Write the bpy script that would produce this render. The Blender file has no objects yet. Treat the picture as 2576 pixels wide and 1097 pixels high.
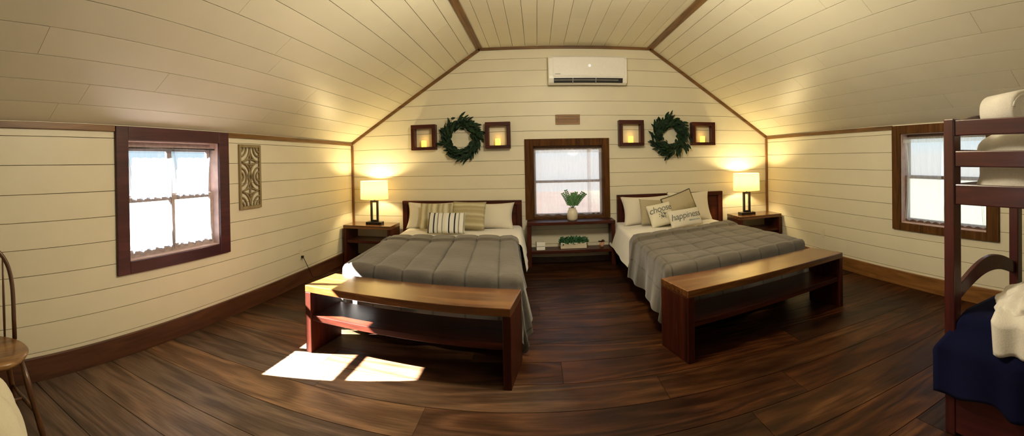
import bpy, bmesh, math, random
from mathutils import Vector, Matrix
from math import sin, cos, pi, hypot, radians as rad
rnd = random.Random(7)
SC = bpy.context.scene
COL = SC.collection

# ------------------------------------------------------------------ room measures (metres)
XL, XR, YB, YR = -2.606, 3.377, 5.857, -2.6
XA, XB, ZE, ZT = -0.740, 1.574, 1.677, 2.876
EYE = 1.35

# ------------------------------------------------------------------ material helpers
def newmat(name):
    m = bpy.data.materials.new(name); m.use_nodes = True
    nt = m.node_tree; nt.nodes.clear()
    return m, nt
def N(nt, typ, **kw):
    n = nt.nodes.new(typ)
    for k, v in kw.items():
        if k.startswith('i_'):
            key = k[2:]
            key = int(key) if key.isdigit() else key
            n.inputs[key].default_value = v
        else: setattr(n, k, v)
    return n
def lk(nt, a, b): nt.links.new(a, b)
def c4(c): return (c[0], c[1], c[2], 1.0)
def ramp(nt, stops, interp='LINEAR'):
    r = N(nt, 'ShaderNodeValToRGB'); r.color_ramp.interpolation = interp
    e = r.color_ramp.elements
    while len(e) > 1: e.remove(e[-1])
    e[0].position = stops[0][0]; e[0].color = c4(stops[0][1])
    for p, c in stops[1:]:
        x = e.new(p); x.color = c4(c)
    return r
def bsdf(nt, rough=.5, spec=.5, **kw):
    b = N(nt, 'ShaderNodeBsdfPrincipled'); b.inputs['Roughness'].default_value = rough
    b.inputs['Specular IOR Level'].default_value = spec
    for k, v in kw.items(): b.inputs[k.replace('_', ' ')].default_value = v
    o = N(nt, 'ShaderNodeOutputMaterial'); lk(nt, b.outputs[0], o.inputs[0])
    return b
def plain(name, col, rough=.5, spec=.5, var=.12, scale=30, bump=0, **kw):
    """a plain surface with a little procedural mottling"""
    m, nt = newmat(name); b = bsdf(nt, rough, spec, **kw)
    tc = N(nt, 'ShaderNodeTexCoord'); nz = N(nt, 'ShaderNodeTexNoise'); nz.inputs['Scale'].default_value = scale
    nz.inputs['Detail'].default_value = 4
    lk(nt, tc.outputs['Object'], nz.inputs['Vector'])
    r = ramp(nt, [(.3, [x*(1-var) for x in col]), (.7, [min(1, x*(1+var)) for x in col])])
    lk(nt, nz.outputs['Fac'], r.inputs[0]); lk(nt, r.outputs[0], b.inputs['Base Color'])
    if bump:
        bp = N(nt, 'ShaderNodeBump'); bp.inputs['Strength'].default_value = bump; bp.inputs['Distance'].default_value = .01
        lk(nt, nz.outputs['Fac'], bp.inputs['Height']); lk(nt, bp.outputs[0], b.inputs['Normal'])
    return m
def wood(name, dark, mid, light, axis='x', rough=.4, scale=1.0, spec=.5, coat=0, bump=.15):
    m, nt = newmat(name); b = bsdf(nt, rough, spec)
    b.inputs['Coat Weight'].default_value = coat; b.inputs['Coat Roughness'].default_value = .15
    tc = N(nt, 'ShaderNodeTexCoord'); mp = N(nt, 'ShaderNodeMapping')
    s = [14*scale, 14*scale, 14*scale]; s['xyz'.index(axis)] = 1.1*scale
    mp.inputs['Scale'].default_value = s
    gi = N(nt, 'ShaderNodeNewGeometry'); mul = N(nt, 'ShaderNodeMath', operation='MULTIPLY', i_1=37.0)
    lk(nt, gi.outputs['Random Per Island'], mul.inputs[0])
    add = N(nt, 'ShaderNodeVectorMath', operation='ADD')
    lk(nt, tc.outputs['Object'], add.inputs[0]); lk(nt, mul.outputs[0], add.inputs[1])
    lk(nt, add.outputs[0], mp.inputs['Vector'])
    n1 = N(nt, 'ShaderNodeTexNoise'); n1.inputs['Scale'].default_value = 1.6; n1.inputs['Detail'].default_value = 6
    n1.inputs['Roughness'].default_value = .6; n1.inputs['Distortion'].default_value = .8
    lk(nt, mp.outputs[0], n1.inputs['Vector'])
    r = ramp(nt, [(.28, dark), (.5, mid), (.72, light)])
    lk(nt, n1.outputs['Fac'], r.inputs[0]); lk(nt, r.outputs[0], b.inputs['Base Color'])
    bp = N(nt, 'ShaderNodeBump'); bp.inputs['Strength'].default_value = bump; bp.inputs['Distance'].default_value = .004
    lk(nt, n1.outputs['Fac'], bp.inputs['Height']); lk(nt, bp.outputs[0], b.inputs['Normal'])
    return m
def floorwood():
    m, nt = newmat('floor_planks'); b = bsdf(nt, .4, .13)
    tc = N(nt, 'ShaderNodeTexCoord'); gi = N(nt, 'ShaderNodeNewGeometry')
    mul = N(nt, 'ShaderNodeMath', operation='MULTIPLY', i_1=53.0); lk(nt, gi.outputs['Random Per Island'], mul.inputs[0])
    add = N(nt, 'ShaderNodeVectorMath', operation='ADD'); lk(nt, tc.outputs['Object'], add.inputs[0]); lk(nt, mul.outputs[0], add.inputs[1])
    mp = N(nt, 'ShaderNodeMapping'); mp.inputs['Scale'].default_value = (.75, 4.6, 5); lk(nt, add.outputs[0], mp.inputs['Vector'])
    # cathedral grain: distorted bands along the plank
    w = N(nt, 'ShaderNodeTexNoise'); w.inputs['Scale'].default_value = .75; w.inputs['Detail'].default_value = 2.2
    w.inputs['Distortion'].default_value = .6; lk(nt, mp.outputs[0], w.inputs['Vector'])
    bands = N(nt, 'ShaderNodeMath', operation='MULTIPLY', i_1=42.0); lk(nt, w.outputs['Fac'], bands.inputs[0])
    sn = N(nt, 'ShaderNodeMath', operation='SINE'); lk(nt, bands.outputs[0], sn.inputs[0])
    sn2 = N(nt, 'ShaderNodeMath', operation='MULTIPLY_ADD', i_1=.5, i_2=.5); lk(nt, sn.outputs[0], sn2.inputs[0])
    fine = N(nt, 'ShaderNodeTexNoise'); fine.inputs['Scale'].default_value = 5; fine.inputs['Detail'].default_value = 6; fine.inputs['Roughness'].default_value = .65
    lk(nt, mp.outputs[0], fine.inputs['Vector'])
    big = N(nt, 'ShaderNodeTexNoise'); big.inputs['Scale'].default_value = 2.2; big.inputs['Detail'].default_value = 3
    lk(nt, tc.outputs['Object'], big.inputs['Vector'])
    r1 = ramp(nt, [(0.22, (.006, .002, .0007)), (.42, (.02, .0072, .0024)), (.6, (.046, .018, .006)), (.8, (.1, .046, .018))])
    mixa = N(nt, 'ShaderNodeMath', operation='MULTIPLY_ADD', i_1=.17, i_2=0.075); lk(nt, sn2.outputs[0], mixa.inputs[0])
    mixb = N(nt, 'ShaderNodeMath', operation='MULTIPLY_ADD', i_1=.55); lk(nt, fine.outputs['Fac'], mixb.inputs[0]); lk(nt, mixa.outputs[0], mixb.inputs[2])
    mixc = N(nt, 'ShaderNodeMath', operation='MULTIPLY_ADD', i_1=.46, i_2=-.16); lk(nt, big.outputs['Fac'], mixc.inputs[0])
    mixd = N(nt, 'ShaderNodeMath', operation='ADD'); lk(nt, mixb.outputs[0], mixd.inputs[0]); lk(nt, mixc.outputs[0], mixd.inputs[1])
    lk(nt, mixd.outputs[0], r1.inputs[0])
    tint = ramp(nt, [(0, (.55, .56, .62)), (.3, (.95, .92, .9)), (.55, (1.35, 1.2, 1.0)), (.8, (1.15, .85, .6)), (1, (.75, .6, .5))])
    lk(nt, gi.outputs['Random Per Island'], tint.inputs[0])
    mx = N(nt, 'ShaderNodeMix', data_type='RGBA', blend_type='MULTIPLY'); mx.inputs[0].default_value = 1
    # scattered fine pores and streaks
    mp2 = N(nt, 'ShaderNodeMapping'); mp2.inputs['Scale'].default_value = (3.0, 42, 5); lk(nt, add.outputs[0], mp2.inputs['Vector'])
    st = N(nt, 'ShaderNodeTexNoise'); st.inputs['Scale'].default_value = 2.0; st.inputs['Detail'].default_value = 5; lk(nt, mp2.outputs[0], st.inputs['Vector'])
    # window sheen painted into the colour near the chair, along with some worn finish
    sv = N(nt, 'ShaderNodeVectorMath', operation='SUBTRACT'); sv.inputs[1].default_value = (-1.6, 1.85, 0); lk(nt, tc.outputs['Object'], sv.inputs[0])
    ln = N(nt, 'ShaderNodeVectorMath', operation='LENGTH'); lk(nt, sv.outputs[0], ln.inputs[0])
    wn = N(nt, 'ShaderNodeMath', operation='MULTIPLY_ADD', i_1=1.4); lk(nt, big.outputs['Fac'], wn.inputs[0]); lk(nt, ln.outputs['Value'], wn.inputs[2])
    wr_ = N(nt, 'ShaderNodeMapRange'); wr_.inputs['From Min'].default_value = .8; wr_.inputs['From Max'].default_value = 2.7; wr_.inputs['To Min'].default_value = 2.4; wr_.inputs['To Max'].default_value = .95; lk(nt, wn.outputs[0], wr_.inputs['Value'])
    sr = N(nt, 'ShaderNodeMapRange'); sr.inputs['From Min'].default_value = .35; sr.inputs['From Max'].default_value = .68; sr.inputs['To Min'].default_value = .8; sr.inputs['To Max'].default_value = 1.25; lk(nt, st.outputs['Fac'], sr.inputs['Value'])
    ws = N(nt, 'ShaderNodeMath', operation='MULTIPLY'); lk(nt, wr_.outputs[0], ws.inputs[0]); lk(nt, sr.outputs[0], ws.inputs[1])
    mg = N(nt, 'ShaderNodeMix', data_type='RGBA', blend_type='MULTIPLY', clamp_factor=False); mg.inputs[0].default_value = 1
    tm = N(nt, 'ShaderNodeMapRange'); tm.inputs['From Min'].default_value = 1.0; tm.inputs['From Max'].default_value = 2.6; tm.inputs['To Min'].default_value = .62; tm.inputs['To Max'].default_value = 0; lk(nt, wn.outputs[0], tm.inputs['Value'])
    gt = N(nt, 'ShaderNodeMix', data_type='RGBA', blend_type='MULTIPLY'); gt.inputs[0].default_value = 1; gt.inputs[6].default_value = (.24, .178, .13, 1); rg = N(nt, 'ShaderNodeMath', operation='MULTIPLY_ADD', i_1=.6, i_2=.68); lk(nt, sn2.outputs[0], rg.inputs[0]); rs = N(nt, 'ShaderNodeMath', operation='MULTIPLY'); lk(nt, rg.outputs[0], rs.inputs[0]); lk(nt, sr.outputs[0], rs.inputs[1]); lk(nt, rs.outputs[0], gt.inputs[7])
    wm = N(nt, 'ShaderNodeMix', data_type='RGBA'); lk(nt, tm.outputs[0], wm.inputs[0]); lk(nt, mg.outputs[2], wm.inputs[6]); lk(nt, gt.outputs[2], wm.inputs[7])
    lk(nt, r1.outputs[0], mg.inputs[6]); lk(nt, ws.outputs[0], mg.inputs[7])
    lk(nt, wm.outputs[2], mx.inputs[6]); lk(nt, tint.outputs[0], mx.inputs[7]); lk(nt, mx.outputs[2], b.inputs['Base Color'])
    rr = N(nt, 'ShaderNodeMath', operation='MULTIPLY_ADD', i_1=.3, i_2=.26); lk(nt, fine.outputs['Fac'], rr.inputs[0]); lk(nt, rr.outputs[0], b.inputs['Roughness'])
    bp = N(nt, 'ShaderNodeBump'); bp.inputs['Strength'].default_value = .35; bp.inputs['Distance'].default_value = .004
    hh = N(nt, 'ShaderNodeMath', operation='ADD'); lk(nt, sn2.outputs[0], hh.inputs[0]); lk(nt, fine.outputs['Fac'], hh.inputs[1])
    lk(nt, hh.outputs[0], bp.inputs['Height']); lk(nt, bp.outputs[0], b.inputs['Normal'])
    return m
def paintwood(name, col, var=.05, rough=.42):
    """cream painted shiplap boards"""
    m, nt = newmat(name); b = bsdf(nt, rough, .4)
    tc = N(nt, 'ShaderNodeTexCoord'); nz = N(nt, 'ShaderNodeTexNoise'); nz.inputs['Scale'].default_value = 3.5; nz.inputs['Detail'].default_value = 5
    lk(nt, tc.outputs['Object'], nz.inputs['Vector'])
    gi = N(nt, 'ShaderNodeNewGeometry')
    ad = N(nt, 'ShaderNodeMath', operation='MULTIPLY_ADD', i_1=.35); lk(nt, gi.outputs['Random Per Island'], ad.inputs[0])
    sb = N(nt, 'ShaderNodeMath', operation='MULTIPLY_ADD', i_1=.65, i_2=0); lk(nt, nz.outputs['Fac'], sb.inputs[0]); lk(nt, sb.outputs[0], ad.inputs[2])
    r = ramp(nt, [(.15, [x*(1-var) for x in col]), (.85, [min(1, x*(1+var)) for x in col])])
    lk(nt, ad.outputs[0], r.inputs[0]); lk(nt, r.outputs[0], b.inputs['Base Color'])
    n2 = N(nt, 'ShaderNodeTexNoise'); n2.inputs['Scale'].default_value = 14; n2.inputs['Detail'].default_value = 5; lk(nt, tc.outputs['Object'], n2.inputs['Vector'])
    bp = N(nt, 'ShaderNodeBump'); bp.inputs['Strength'].default_value = .12; bp.inputs['Distance'].default_value = .01
    lk(nt, n2.outputs['Fac'], bp.inputs['Height']); lk(nt, bp.outputs[0], b.inputs['Normal'])
    return m
def groove(name, dark, pale):
    m, nt = newmat(name); b = bsdf(nt, .8, .1)
    tc = N(nt, 'ShaderNodeTexCoord'); nz = N(nt, 'ShaderNodeTexNoise'); nz.inputs['Scale'].default_value = 1.1; nz.inputs['Detail'].default_value = 3
    lk(nt, tc.outputs['Object'], nz.inputs['Vector'])
    r = ramp(nt, [(.42, dark), (.62, pale)]); lk(nt, nz.outputs['Fac'], r.inputs[0]); lk(nt, r.outputs[0], b.inputs['Base Color'])
    return m
def fabric(name, col, weave=250, var=.1, rough=.9, sheen=.3, bump=.15):
    m, nt = newmat(name); b = bsdf(nt, rough, .2); b.inputs['Sheen Weight'].default_value = sheen
    tc = N(nt, 'ShaderNodeTexCoord'); nz = N(nt, 'ShaderNodeTexNoise'); nz.inputs['Scale'].default_value = weave; nz.inputs['Detail'].default_value = 2
    lk(nt, tc.outputs['Object'], nz.inputs['Vector'])
    n2 = N(nt, 'ShaderNodeTexNoise'); n2.inputs['Scale'].default_value = 5; lk(nt, tc.outputs['Object'], n2.inputs['Vector'])
    r = ramp(nt, [(.3, [x*(1-var) for x in col]), (.7, [min(1, x*(1+var)) for x in col])])
    ad = N(nt, 'ShaderNodeMath', operation='MULTIPLY_ADD', i_1=.5); lk(nt, nz.outputs['Fac'], ad.inputs[0])
    hf = N(nt, 'ShaderNodeMath', operation='MULTIPLY', i_1=.5); lk(nt, n2.outputs['Fac'], hf.inputs[0]); lk(nt, hf.outputs[0], ad.inputs[2])
    lk(nt, ad.outputs[0], r.inputs[0]); lk(nt, r.outputs[0], b.inputs['Base Color'])
    bp = N(nt, 'ShaderNodeBump'); bp.inputs['Strength'].default_value = bump; bp.inputs['Distance'].default_value = .002
    lk(nt, nz.outputs['Fac'], bp.inputs['Height']); lk(nt, bp.outputs[0], b.inputs['Normal'])
    return m
def stripes(name, axis, stops, rep, soft=.35):
    """woven stripes along a pillow: stops = [(pos, colour)...] repeated rep times per metre"""
    m, nt = newmat(name); b = bsdf(nt, .9, .2)
    tc = N(nt, 'ShaderNodeTexCoord'); sp = N(nt, 'ShaderNodeSeparateXYZ'); lk(nt, tc.outputs['Object'], sp.inputs[0])
    nz = N(nt, 'ShaderNodeTexNoise'); nz.inputs['Scale'].default_value = 14; lk(nt, tc.outputs['Object'], nz.inputs['Vector'])
    mu = N(nt, 'ShaderNodeMath', operation='MULTIPLY', i_1=rep); lk(nt, sp.outputs['XYZ'.index(axis)], mu.inputs[0])
    ad = N(nt, 'ShaderNodeMath', operation='MULTIPLY_ADD', i_1=soft*.4); lk(nt, nz.outputs['Fac'], ad.inputs[0]); lk(nt, mu.outputs[0], ad.inputs[2])
    fr = N(nt, 'ShaderNodeMath', operation='FRACT'); lk(nt, ad.outputs[0], fr.inputs[0])
    r = ramp(nt, stops, 'CONSTANT' if soft < .2 else 'LINEAR'); lk(nt, fr.outputs[0], r.inputs[0]); lk(nt, r.outputs[0], b.inputs['Base Color'])
    return m
def sheer(name, col, opac, tint=(1, 1, 1)):
    m, nt = newmat(name)
    o = N(nt, 'ShaderNodeOutputMaterial'); mx = N(nt, 'ShaderNodeMixShader'); tr = N(nt, 'ShaderNodeBsdfTransparent'); tr.inputs[0].default_value = c4(tint)
    tl = N(nt, 'ShaderNodeBsdfTranslucent'); tl.inputs[0].default_value = c4(col); df = N(nt, 'ShaderNodeBsdfDiffuse'); df.inputs[0].default_value = c4(col)
    m2 = N(nt, 'ShaderNodeMixShader'); m2.inputs[0].default_value = .45
    lk(nt, tl.outputs[0], m2.inputs[1]); lk(nt, df.outputs[0], m2.inputs[2])
    tc = N(nt, 'ShaderNodeTexCoord'); mp = N(nt, 'ShaderNodeMapping'); mp.inputs['Scale'].default_value = (40, 40, 3); lk(nt, tc.outputs['Object'], mp.inputs[0])
    nz = N(nt, 'ShaderNodeTexNoise'); nz.inputs['Scale'].default_value = 1.5; lk(nt, mp.outputs[0], nz.inputs['Vector'])
    op = N(nt, 'ShaderNodeMath', operation='MULTIPLY_ADD', i_1=.16, i_2=opac-.08); lk(nt, nz.outputs['Fac'], op.inputs[0])
    lk(nt, op.outputs[0], mx.inputs[0]); lk(nt, tr.outputs[0], mx.inputs[1]); lk(nt, m2.outputs[0], mx.inputs[2]); lk(nt, mx.outputs[0], o.inputs[0])
    return m
def glass(name, tint=(.96, .98, 1)):
    m, nt = newmat(name)
    o = N(nt, 'ShaderNodeOutputMaterial'); mx = N(nt, 'ShaderNodeMixShader'); tr = N(nt, 'ShaderNodeBsdfTransparent'); tr.inputs[0].default_value = c4(tint)
    gl = N(nt, 'ShaderNodeBsdfGlossy'); gl.inputs['Roughness'].default_value = .03
    mx.inputs[0].default_value = .045
    lk(nt, tr.outputs[0], mx.inputs[1]); lk(nt, gl.outputs[0], mx.inputs[2]); lk(nt, mx.outputs[0], o.inputs[0])
    return m
def glow(name, col, strength, base=(.8, .8, .8)):
    m, nt = newmat(name); b = bsdf(nt, .6, .3); b.inputs['Base Color'].default_value = c4(base)
    b.inputs['Emission Color'].default_value = c4(col); b.inputs['Emission Strength'].default_value = strength
    return m
def shademat(name, col):
    m, nt = newmat(name)
    o = N(nt, 'ShaderNodeOutputMaterial'); tl = N(nt, 'ShaderNodeBsdfTranslucent'); tl.inputs[0].default_value = c4(col)
    df = N(nt, 'ShaderNodeBsdfDiffuse'); df.inputs[0].default_value = c4(col)
    mx = N(nt, 'ShaderNodeMixShader'); mx.inputs[0].default_value = .72
    tc = N(nt, 'ShaderNodeTexCoord'); nz = N(nt, 'ShaderNodeTexNoise'); nz.inputs['Scale'].default_value = 180; lk(nt, tc.outputs['Object'], nz.inputs['Vector'])
    bp = N(nt, 'ShaderNodeBump'); bp.inputs['Strength'].default_value = .1; lk(nt, nz.outputs['Fac'], bp.inputs['Height']); lk(nt, bp.outputs[0], df.inputs['Normal'])
    lk(nt, tl.outputs[0], mx.inputs[1]); lk(nt, df.outputs[0], mx.inputs[2]); lk(nt, mx.outputs[0], o.inputs[0])
    return m
def quilt(name, col, nx, ny, seam):
    """comforter cloth: stitched seams (UV holds metres across / along)"""
    m, nt = newmat(name); b = bsdf(nt, .75, .3); b.inputs['Sheen Weight'].default_value = .25
    tc = N(nt, 'ShaderNodeTexCoord'); nz = N(nt, 'ShaderNodeTexNoise'); nz.inputs['Scale'].default_value = 7; nz.inputs['Detail'].default_value = 5
    lk(nt, tc.outputs['Object'], nz.inputs['Vector'])
    r = ramp(nt, [(.3, [x*.88 for x in col]), (.7, [x*1.12 for x in col])]); lk(nt, nz.outputs['Fac'], r.inputs[0])
    uvn = N(nt, 'ShaderNodeSeparateXYZ'); lk(nt, tc.outputs['UV'], uvn.inputs[0])
    acc = None
    for k, per in ((0, nx), (1, ny)):
        if not per: continue
        fr = N(nt, 'ShaderNodeMath', operation='FRACT'); dv = N(nt, 'ShaderNodeMath', operation='DIVIDE', i_1=per)
        lk(nt, uvn.outputs[k], dv.inputs[0]); lk(nt, dv.outputs[0], fr.inputs[0])
        pp = N(nt, 'ShaderNodeMath', operation='PINGPONG', i_1=.5); lk(nt, fr.outputs[0], pp.inputs[0])
        sm = N(nt, 'ShaderNodeMapRange'); sm.inputs['From Min'].default_value = seam/per*.35; sm.inputs['From Max'].default_value = seam/per*1.3
        sm.inputs['To Min'].default_value = .42 if k == 0 else .55; lk(nt, pp.outputs[0], sm.inputs['Value'])
        if acc is None: acc = sm.outputs[0]
        else:
            mn = N(nt, 'ShaderNodeMath', operation='MINIMUM'); lk(nt, acc, mn.inputs[0]); lk(nt, sm.outputs[0], mn.inputs[1]); acc = mn.outputs[0]
    mm = N(nt, 'ShaderNodeMix', data_type='RGBA', blend_type='MULTIPLY'); mm.inputs[0].default_value = 1
    lk(nt, r.outputs[0], mm.inputs[6]); lk(nt, acc, mm.inputs[7]); lk(nt, mm.outputs[2], b.inputs['Base Color'])
    n2 = N(nt, 'ShaderNodeTexNoise'); n2.inputs['Scale'].default_value = 22; n2.inputs['Detail'].default_value = 4; lk(nt, tc.outputs['Object'], n2.inputs['Vector'])
    bp = N(nt, 'ShaderNodeBump'); bp.inputs['Strength'].default_value = .25; bp.inputs['Distance'].default_value = .015
    lk(nt, n2.outputs['Fac'], bp.inputs['Height']); lk(nt, bp.outputs[0], b.inputs['Normal'])
    return m

CREAM = (.70, .65, .495)
M = {}
M['wall'] = paintwood('cream_shiplap', CREAM)
M['groove'] = groove('shiplap_gap', (.13, .085, .04), (.5, .42, .27))
M['groove_f'] = groove('floor_gap', (.008, .004, .002), (.015, .008, .004))
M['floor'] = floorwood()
M['trim'] = wood('trim_wood', (.06, .026, .005), (.15, .068, .014), (.23, .11, .028), 'x', .45)
M['trimy'] = wood('trim_wood_y', (.06, .026, .005), (.15, .068, .014), (.23, .11, .028), 'y', .45)
M['trimz'] = wood('trim_wood_z', (.06, .024, .006), (.15, .065, .016), (.22, .1, .028), 'z', .45)
M['base'] = wood('baseboard_wood', (.035, .012, .006), (.075, .027, .012), (.12, .045, .018), 'y', .4)
M['base_r'] = wood('baseboard_wood_right', (.10, .04, .01), (.19, .08, .02), (.28, .13, .04), 'y', .4)
M['casL'] = wood('casing_maroon', (.03, .005, .008), (.05, .009, .013), (.08, .018, .022), 'x', .4)
M['casB'] = wood('casing_brown', (.03, .011, .002), (.075, .028, .0055), (.12, .048, .01), 'z', .6, spec=.1)
M['casR'] = wood('casing_walnut', (.035, .014, .003), (.085, .034, .008), (.14, .06, .016), 'z', .6, spec=.12)
M['jamb'] = plain('jamb_pink_wood', (.6, .42, .36), .5, .3, .15, 12)
M['sash'] = plain('sash_paint', (.42, .33, .3), .5, .3)
M['sashdark'] = wood('sash_brown', (.06, .03, .02), (.13, .07, .045), (.2, .12, .08), 'x', .5)
M['glass'] = glass('window_glass')
M['rod'] = plain('rod_metal', (.12, .1, .09), .35, .6, Metallic=.8)
M['sheerL'] = sheer('sheer_white', (.14, .17, .2), .2)
M['sheerB'] = sheer('sheer_blush', (.95, .9, .88), .42, (1, .98, .97))
M['sheerR'] = sheer('sheer_ivory', (.95, .94, .9), .45)
M['mahog'] = wood('mahogany_x', (.014, .0028, .0014), (.046, .0085, .0035), (.09, .018, .0065), 'x', .42, spec=.2, coat=.05)
M['mahogz'] = wood('mahogany_z', (.014, .0028, .0014), (.046, .0085, .0035), (.09, .018, .0065), 'z', .42, spec=.2, coat=.05)
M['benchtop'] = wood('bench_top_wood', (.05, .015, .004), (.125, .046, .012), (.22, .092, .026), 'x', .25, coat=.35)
M['mahogy'] = wood('mahogany_y', (.014, .0028, .0014), (.046, .0085, .0035), (.09, .018, .0065), 'y', .42, spec=.2, coat=.05)
M['bunk'] = wood('bunk_cherry_y', (.028, .005, .0045), (.058, .0095, .0085), (.092, .018, .015), 'y', .3, coat=.35)
M['bunkz'] = wood('bunk_cherry_z', (.028, .005, .0045), (.058, .0095, .0085), (.092, .018, .015), 'z', .3, coat=.35)
M['white'] = fabric('white_cotton', (.62, .58, .48), 200, .04)
M['sheet'] = fabric('white_sheet', (.70, .67, .6), 200, .04)
M['comfL'] = quilt('comforter_taupe', (.087, .075, .061), 1, 0, .03)
M['comfR'] = quilt('comforter_taupe_box', (.085, .071, .054), 1, .27, .03)
M['navy'] = fabric('navy_cotton', (.002, .003, .028), 160, .3, .98, .0)
M['towel'] = fabric('white_terry', (.74, .7, .62), 120, .08, .95, .3, .5)
M['cream'] = fabric('cream_cotton', (.68, .62, .45), 120, .06)
M['tanv'] = stripes('tan_stripe_v', 'X', [(0, (.46, .41, .27)), (.22, (.25, .22, .12)), (.45, (.5, .44, .3)), (.62, (.3, .27, .16)), (.8, (.55, .5, .36))], 7)
M['tanh'] = stripes('tan_stripe_h', 'Z', [(0, (.42, .36, .23)), (.3, (.3, .25, .14)), (.5, (.5, .45, .3)), (.75, (.33, .28, .16))], 8)
M['lumb'] = stripes('bold_stripe', 'X', [(0, (.66, .65, .6)), (.14, (.02, .022, .024)), (.2, (.64, .64, .6)), (.40, (.03, .033, .034)), (.47, (.62, .62, .57)), (.6, (.22, .21, .17)), (.65, (.64, .63, .57)), (.82, (.26, .25, .2)), (.87, (.6, .59, .52))], 4.0, .05)
M['oliv'] = fabric('taupe_linen', (.36, .31, .2), 120, .12, .9)
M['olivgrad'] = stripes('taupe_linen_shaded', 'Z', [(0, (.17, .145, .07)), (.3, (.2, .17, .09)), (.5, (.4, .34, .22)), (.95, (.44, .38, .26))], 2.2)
M['ivory'] = fabric('ivory_linen', (.66, .62, .48), 160, .05)
M['ink'] = plain('grey_print', (.13, .14, .13), .9, .1)
M['ink2'] = plain('teal_grey_print', (.25, .32, .31), .9, .1)
M['piping'] = fabric('dark_piping', (.07, .06, .03), 200, .1)
M['lampmetal'] = plain('dark_bronze', (.018, .014, .011), .4, .5, .2, 40, Metallic=.5)
M['shade'] = shademat('lamp_shade_linen', (.62, .5, .27))
M['bulb'] = glow('bulb', (1, .82, .5), 30)
M['acwhite'] = plain('white_plastic', (.8, .79, .74), .35, .5, .02)
M['acdark'] = plain('dark_vent', (.025, .025, .024), .5, .3)
M['acgrey'] = plain('grey_mark', (.25, .25, .25), .5, .3)
M['led'] = glow('display_dot', (.9, .95, 1), .25)
M['candle'] = glow('candle_wax', (1, .56, .08), 1.15, (.8, .6, .25))
M['leaf'] = plain('wreath_leaf', (.015, .034, .015), .6, .12, .5, 25)
M['leaf2'] = plain('wreath_leaf_blue', (.014, .03, .02), .6, .12, .5, 25)
M['twig'] = plain('twig_brown', (.05, .028, .014), .8, .2, .3, 60)
M['green'] = plain('fern_green', (.05, .16, .035), .5, .4, .4, 30)
M['dgreen'] = plain('boxwood_green', (.02, .09, .03), .6, .3, .5, 60)
M['ceramic'] = plain('ceramic_white', (.62, .56, .44), .4, .5, .06, 15)
M['terra'] = plain('blush_ceramic', (.55, .3, .2), .6, .3)
M['plate'] = plain('outlet_plate', (.7, .63, .45), .4, .4, .03)
M['black'] = plain('black_plastic', (.012, .012, .012), .5, .4)
M['lattice'] = wood('lattice_wood', (.16, .12, .055), (.24, .185, .09), (.32, .25, .13), 'z', .6)
M['plaque'] = wood('plaque_wood', (.12, .055, .018), (.24, .12, .04), (.34, .19, .07), 'x', .55)
M['chair'] = wood('chair_oak', (.035, .012, .004), (.085, .032, .01), (.14, .06, .02), 'z', .35, coat=.25)
M['chairseat'] = wood('chair_seat_oak', (.09, .035, .01), (.24, .115, .035), (.36, .2, .07), 'x', .35, coat=.3)

# ------------------------------------------------------------------ object helpers
def link(o, parent=None):
    COL.objects.link(o)
    if parent is not None: o.parent = parent
    return o
def obj(name, bm, mat, parent=None, smooth=False, bev=0, sub=0, auto=None):
    me = bpy.data.meshes.new(name)
    bmesh.ops.recalc_face_normals(bm, faces=bm.faces[:])
    if smooth:
        for f in bm.faces: f.smooth = True
    bm.to_mesh(me); bm.free()
    mats = mat if isinstance(mat, (list, tuple)) else [mat]
    for k in mats: me.materials.append(k)
    o = bpy.data.objects.new(name, me); link(o, parent)
    if bev:
        b = o.modifiers.new('bevel', 'BEVEL'); b.width = bev; b.segments = 2; b.limit_method = 'ANGLE'; b.angle_limit = rad(40)
    if sub:
        s = o.modifiers.new('sub', 'SUBSURF'); s.levels = sub; s.render_levels = sub
    return o
def thing(name, label, cat, loc=(0, 0, 0), rz=0, group=None):
    o = bpy.data.objects.new(name, None); COL.objects.link(o); o.empty_display_size = .1
    o.location = loc; o.rotation_euler = (0, 0, rz)
    return tag(o, label, cat, group)
def tag(o, label, cat, group=None, kind=None):
    o['label'] = label; o['category'] = cat
    if group: o['group'] = group
    if kind: o['kind'] = kind
    return o
def struct(o, label=None, cat=None):
    o['kind'] = 'structure'
    if label: o['label'] = label; o['category'] = cat
    return o
def dup(root, loc, rz, label, group=None):
    r = root.copy(); COL.objects.link(r); r.location = loc; r.rotation_euler = (0, 0, rz); r['label'] = label
    if group: r['group'] = group
    for ch in list(root.children):
        c = ch.copy(); COL.objects.link(c); c.parent = r
        for g in ch.children:
            d = g.copy(); COL.objects.link(d); d.parent = c
    return r
def B(): return bmesh.new()
def box(bm, x0, x1, y0, y1, z0, z1, mat=None, mi=0):
    v = [bm.verts.new(p) for p in ((x0,y0,z0),(x1,y0,z0),(x1,y1,z0),(x0,y1,z0),(x0,y0,z1),(x1,y0,z1),(x1,y1,z1),(x0,y1,z1))]
    if mat is not None:
        for a in v: a.co = mat @ a.co
    for q in ((0,3,2,1),(4,5,6,7),(0,1,5,4),(1,2,6,5),(2,3,7,6),(3,0,4,7)):
        f = bm.faces.new([v[i] for i in q]); f.material_index = mi
    return v
def prism(bm, quad, z0, z1):
    lo = [bm.verts.new((x, y, z0)) for x, y in quad]; hi = [bm.verts.new((x, y, z1)) for x, y in quad]
    n = len(quad)
    bm.faces.new(lo[::-1]); bm.faces.new(hi)
    for i in range(n): bm.faces.new((lo[i], lo[(i+1) % n], hi[(i+1) % n], hi[i]))
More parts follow.
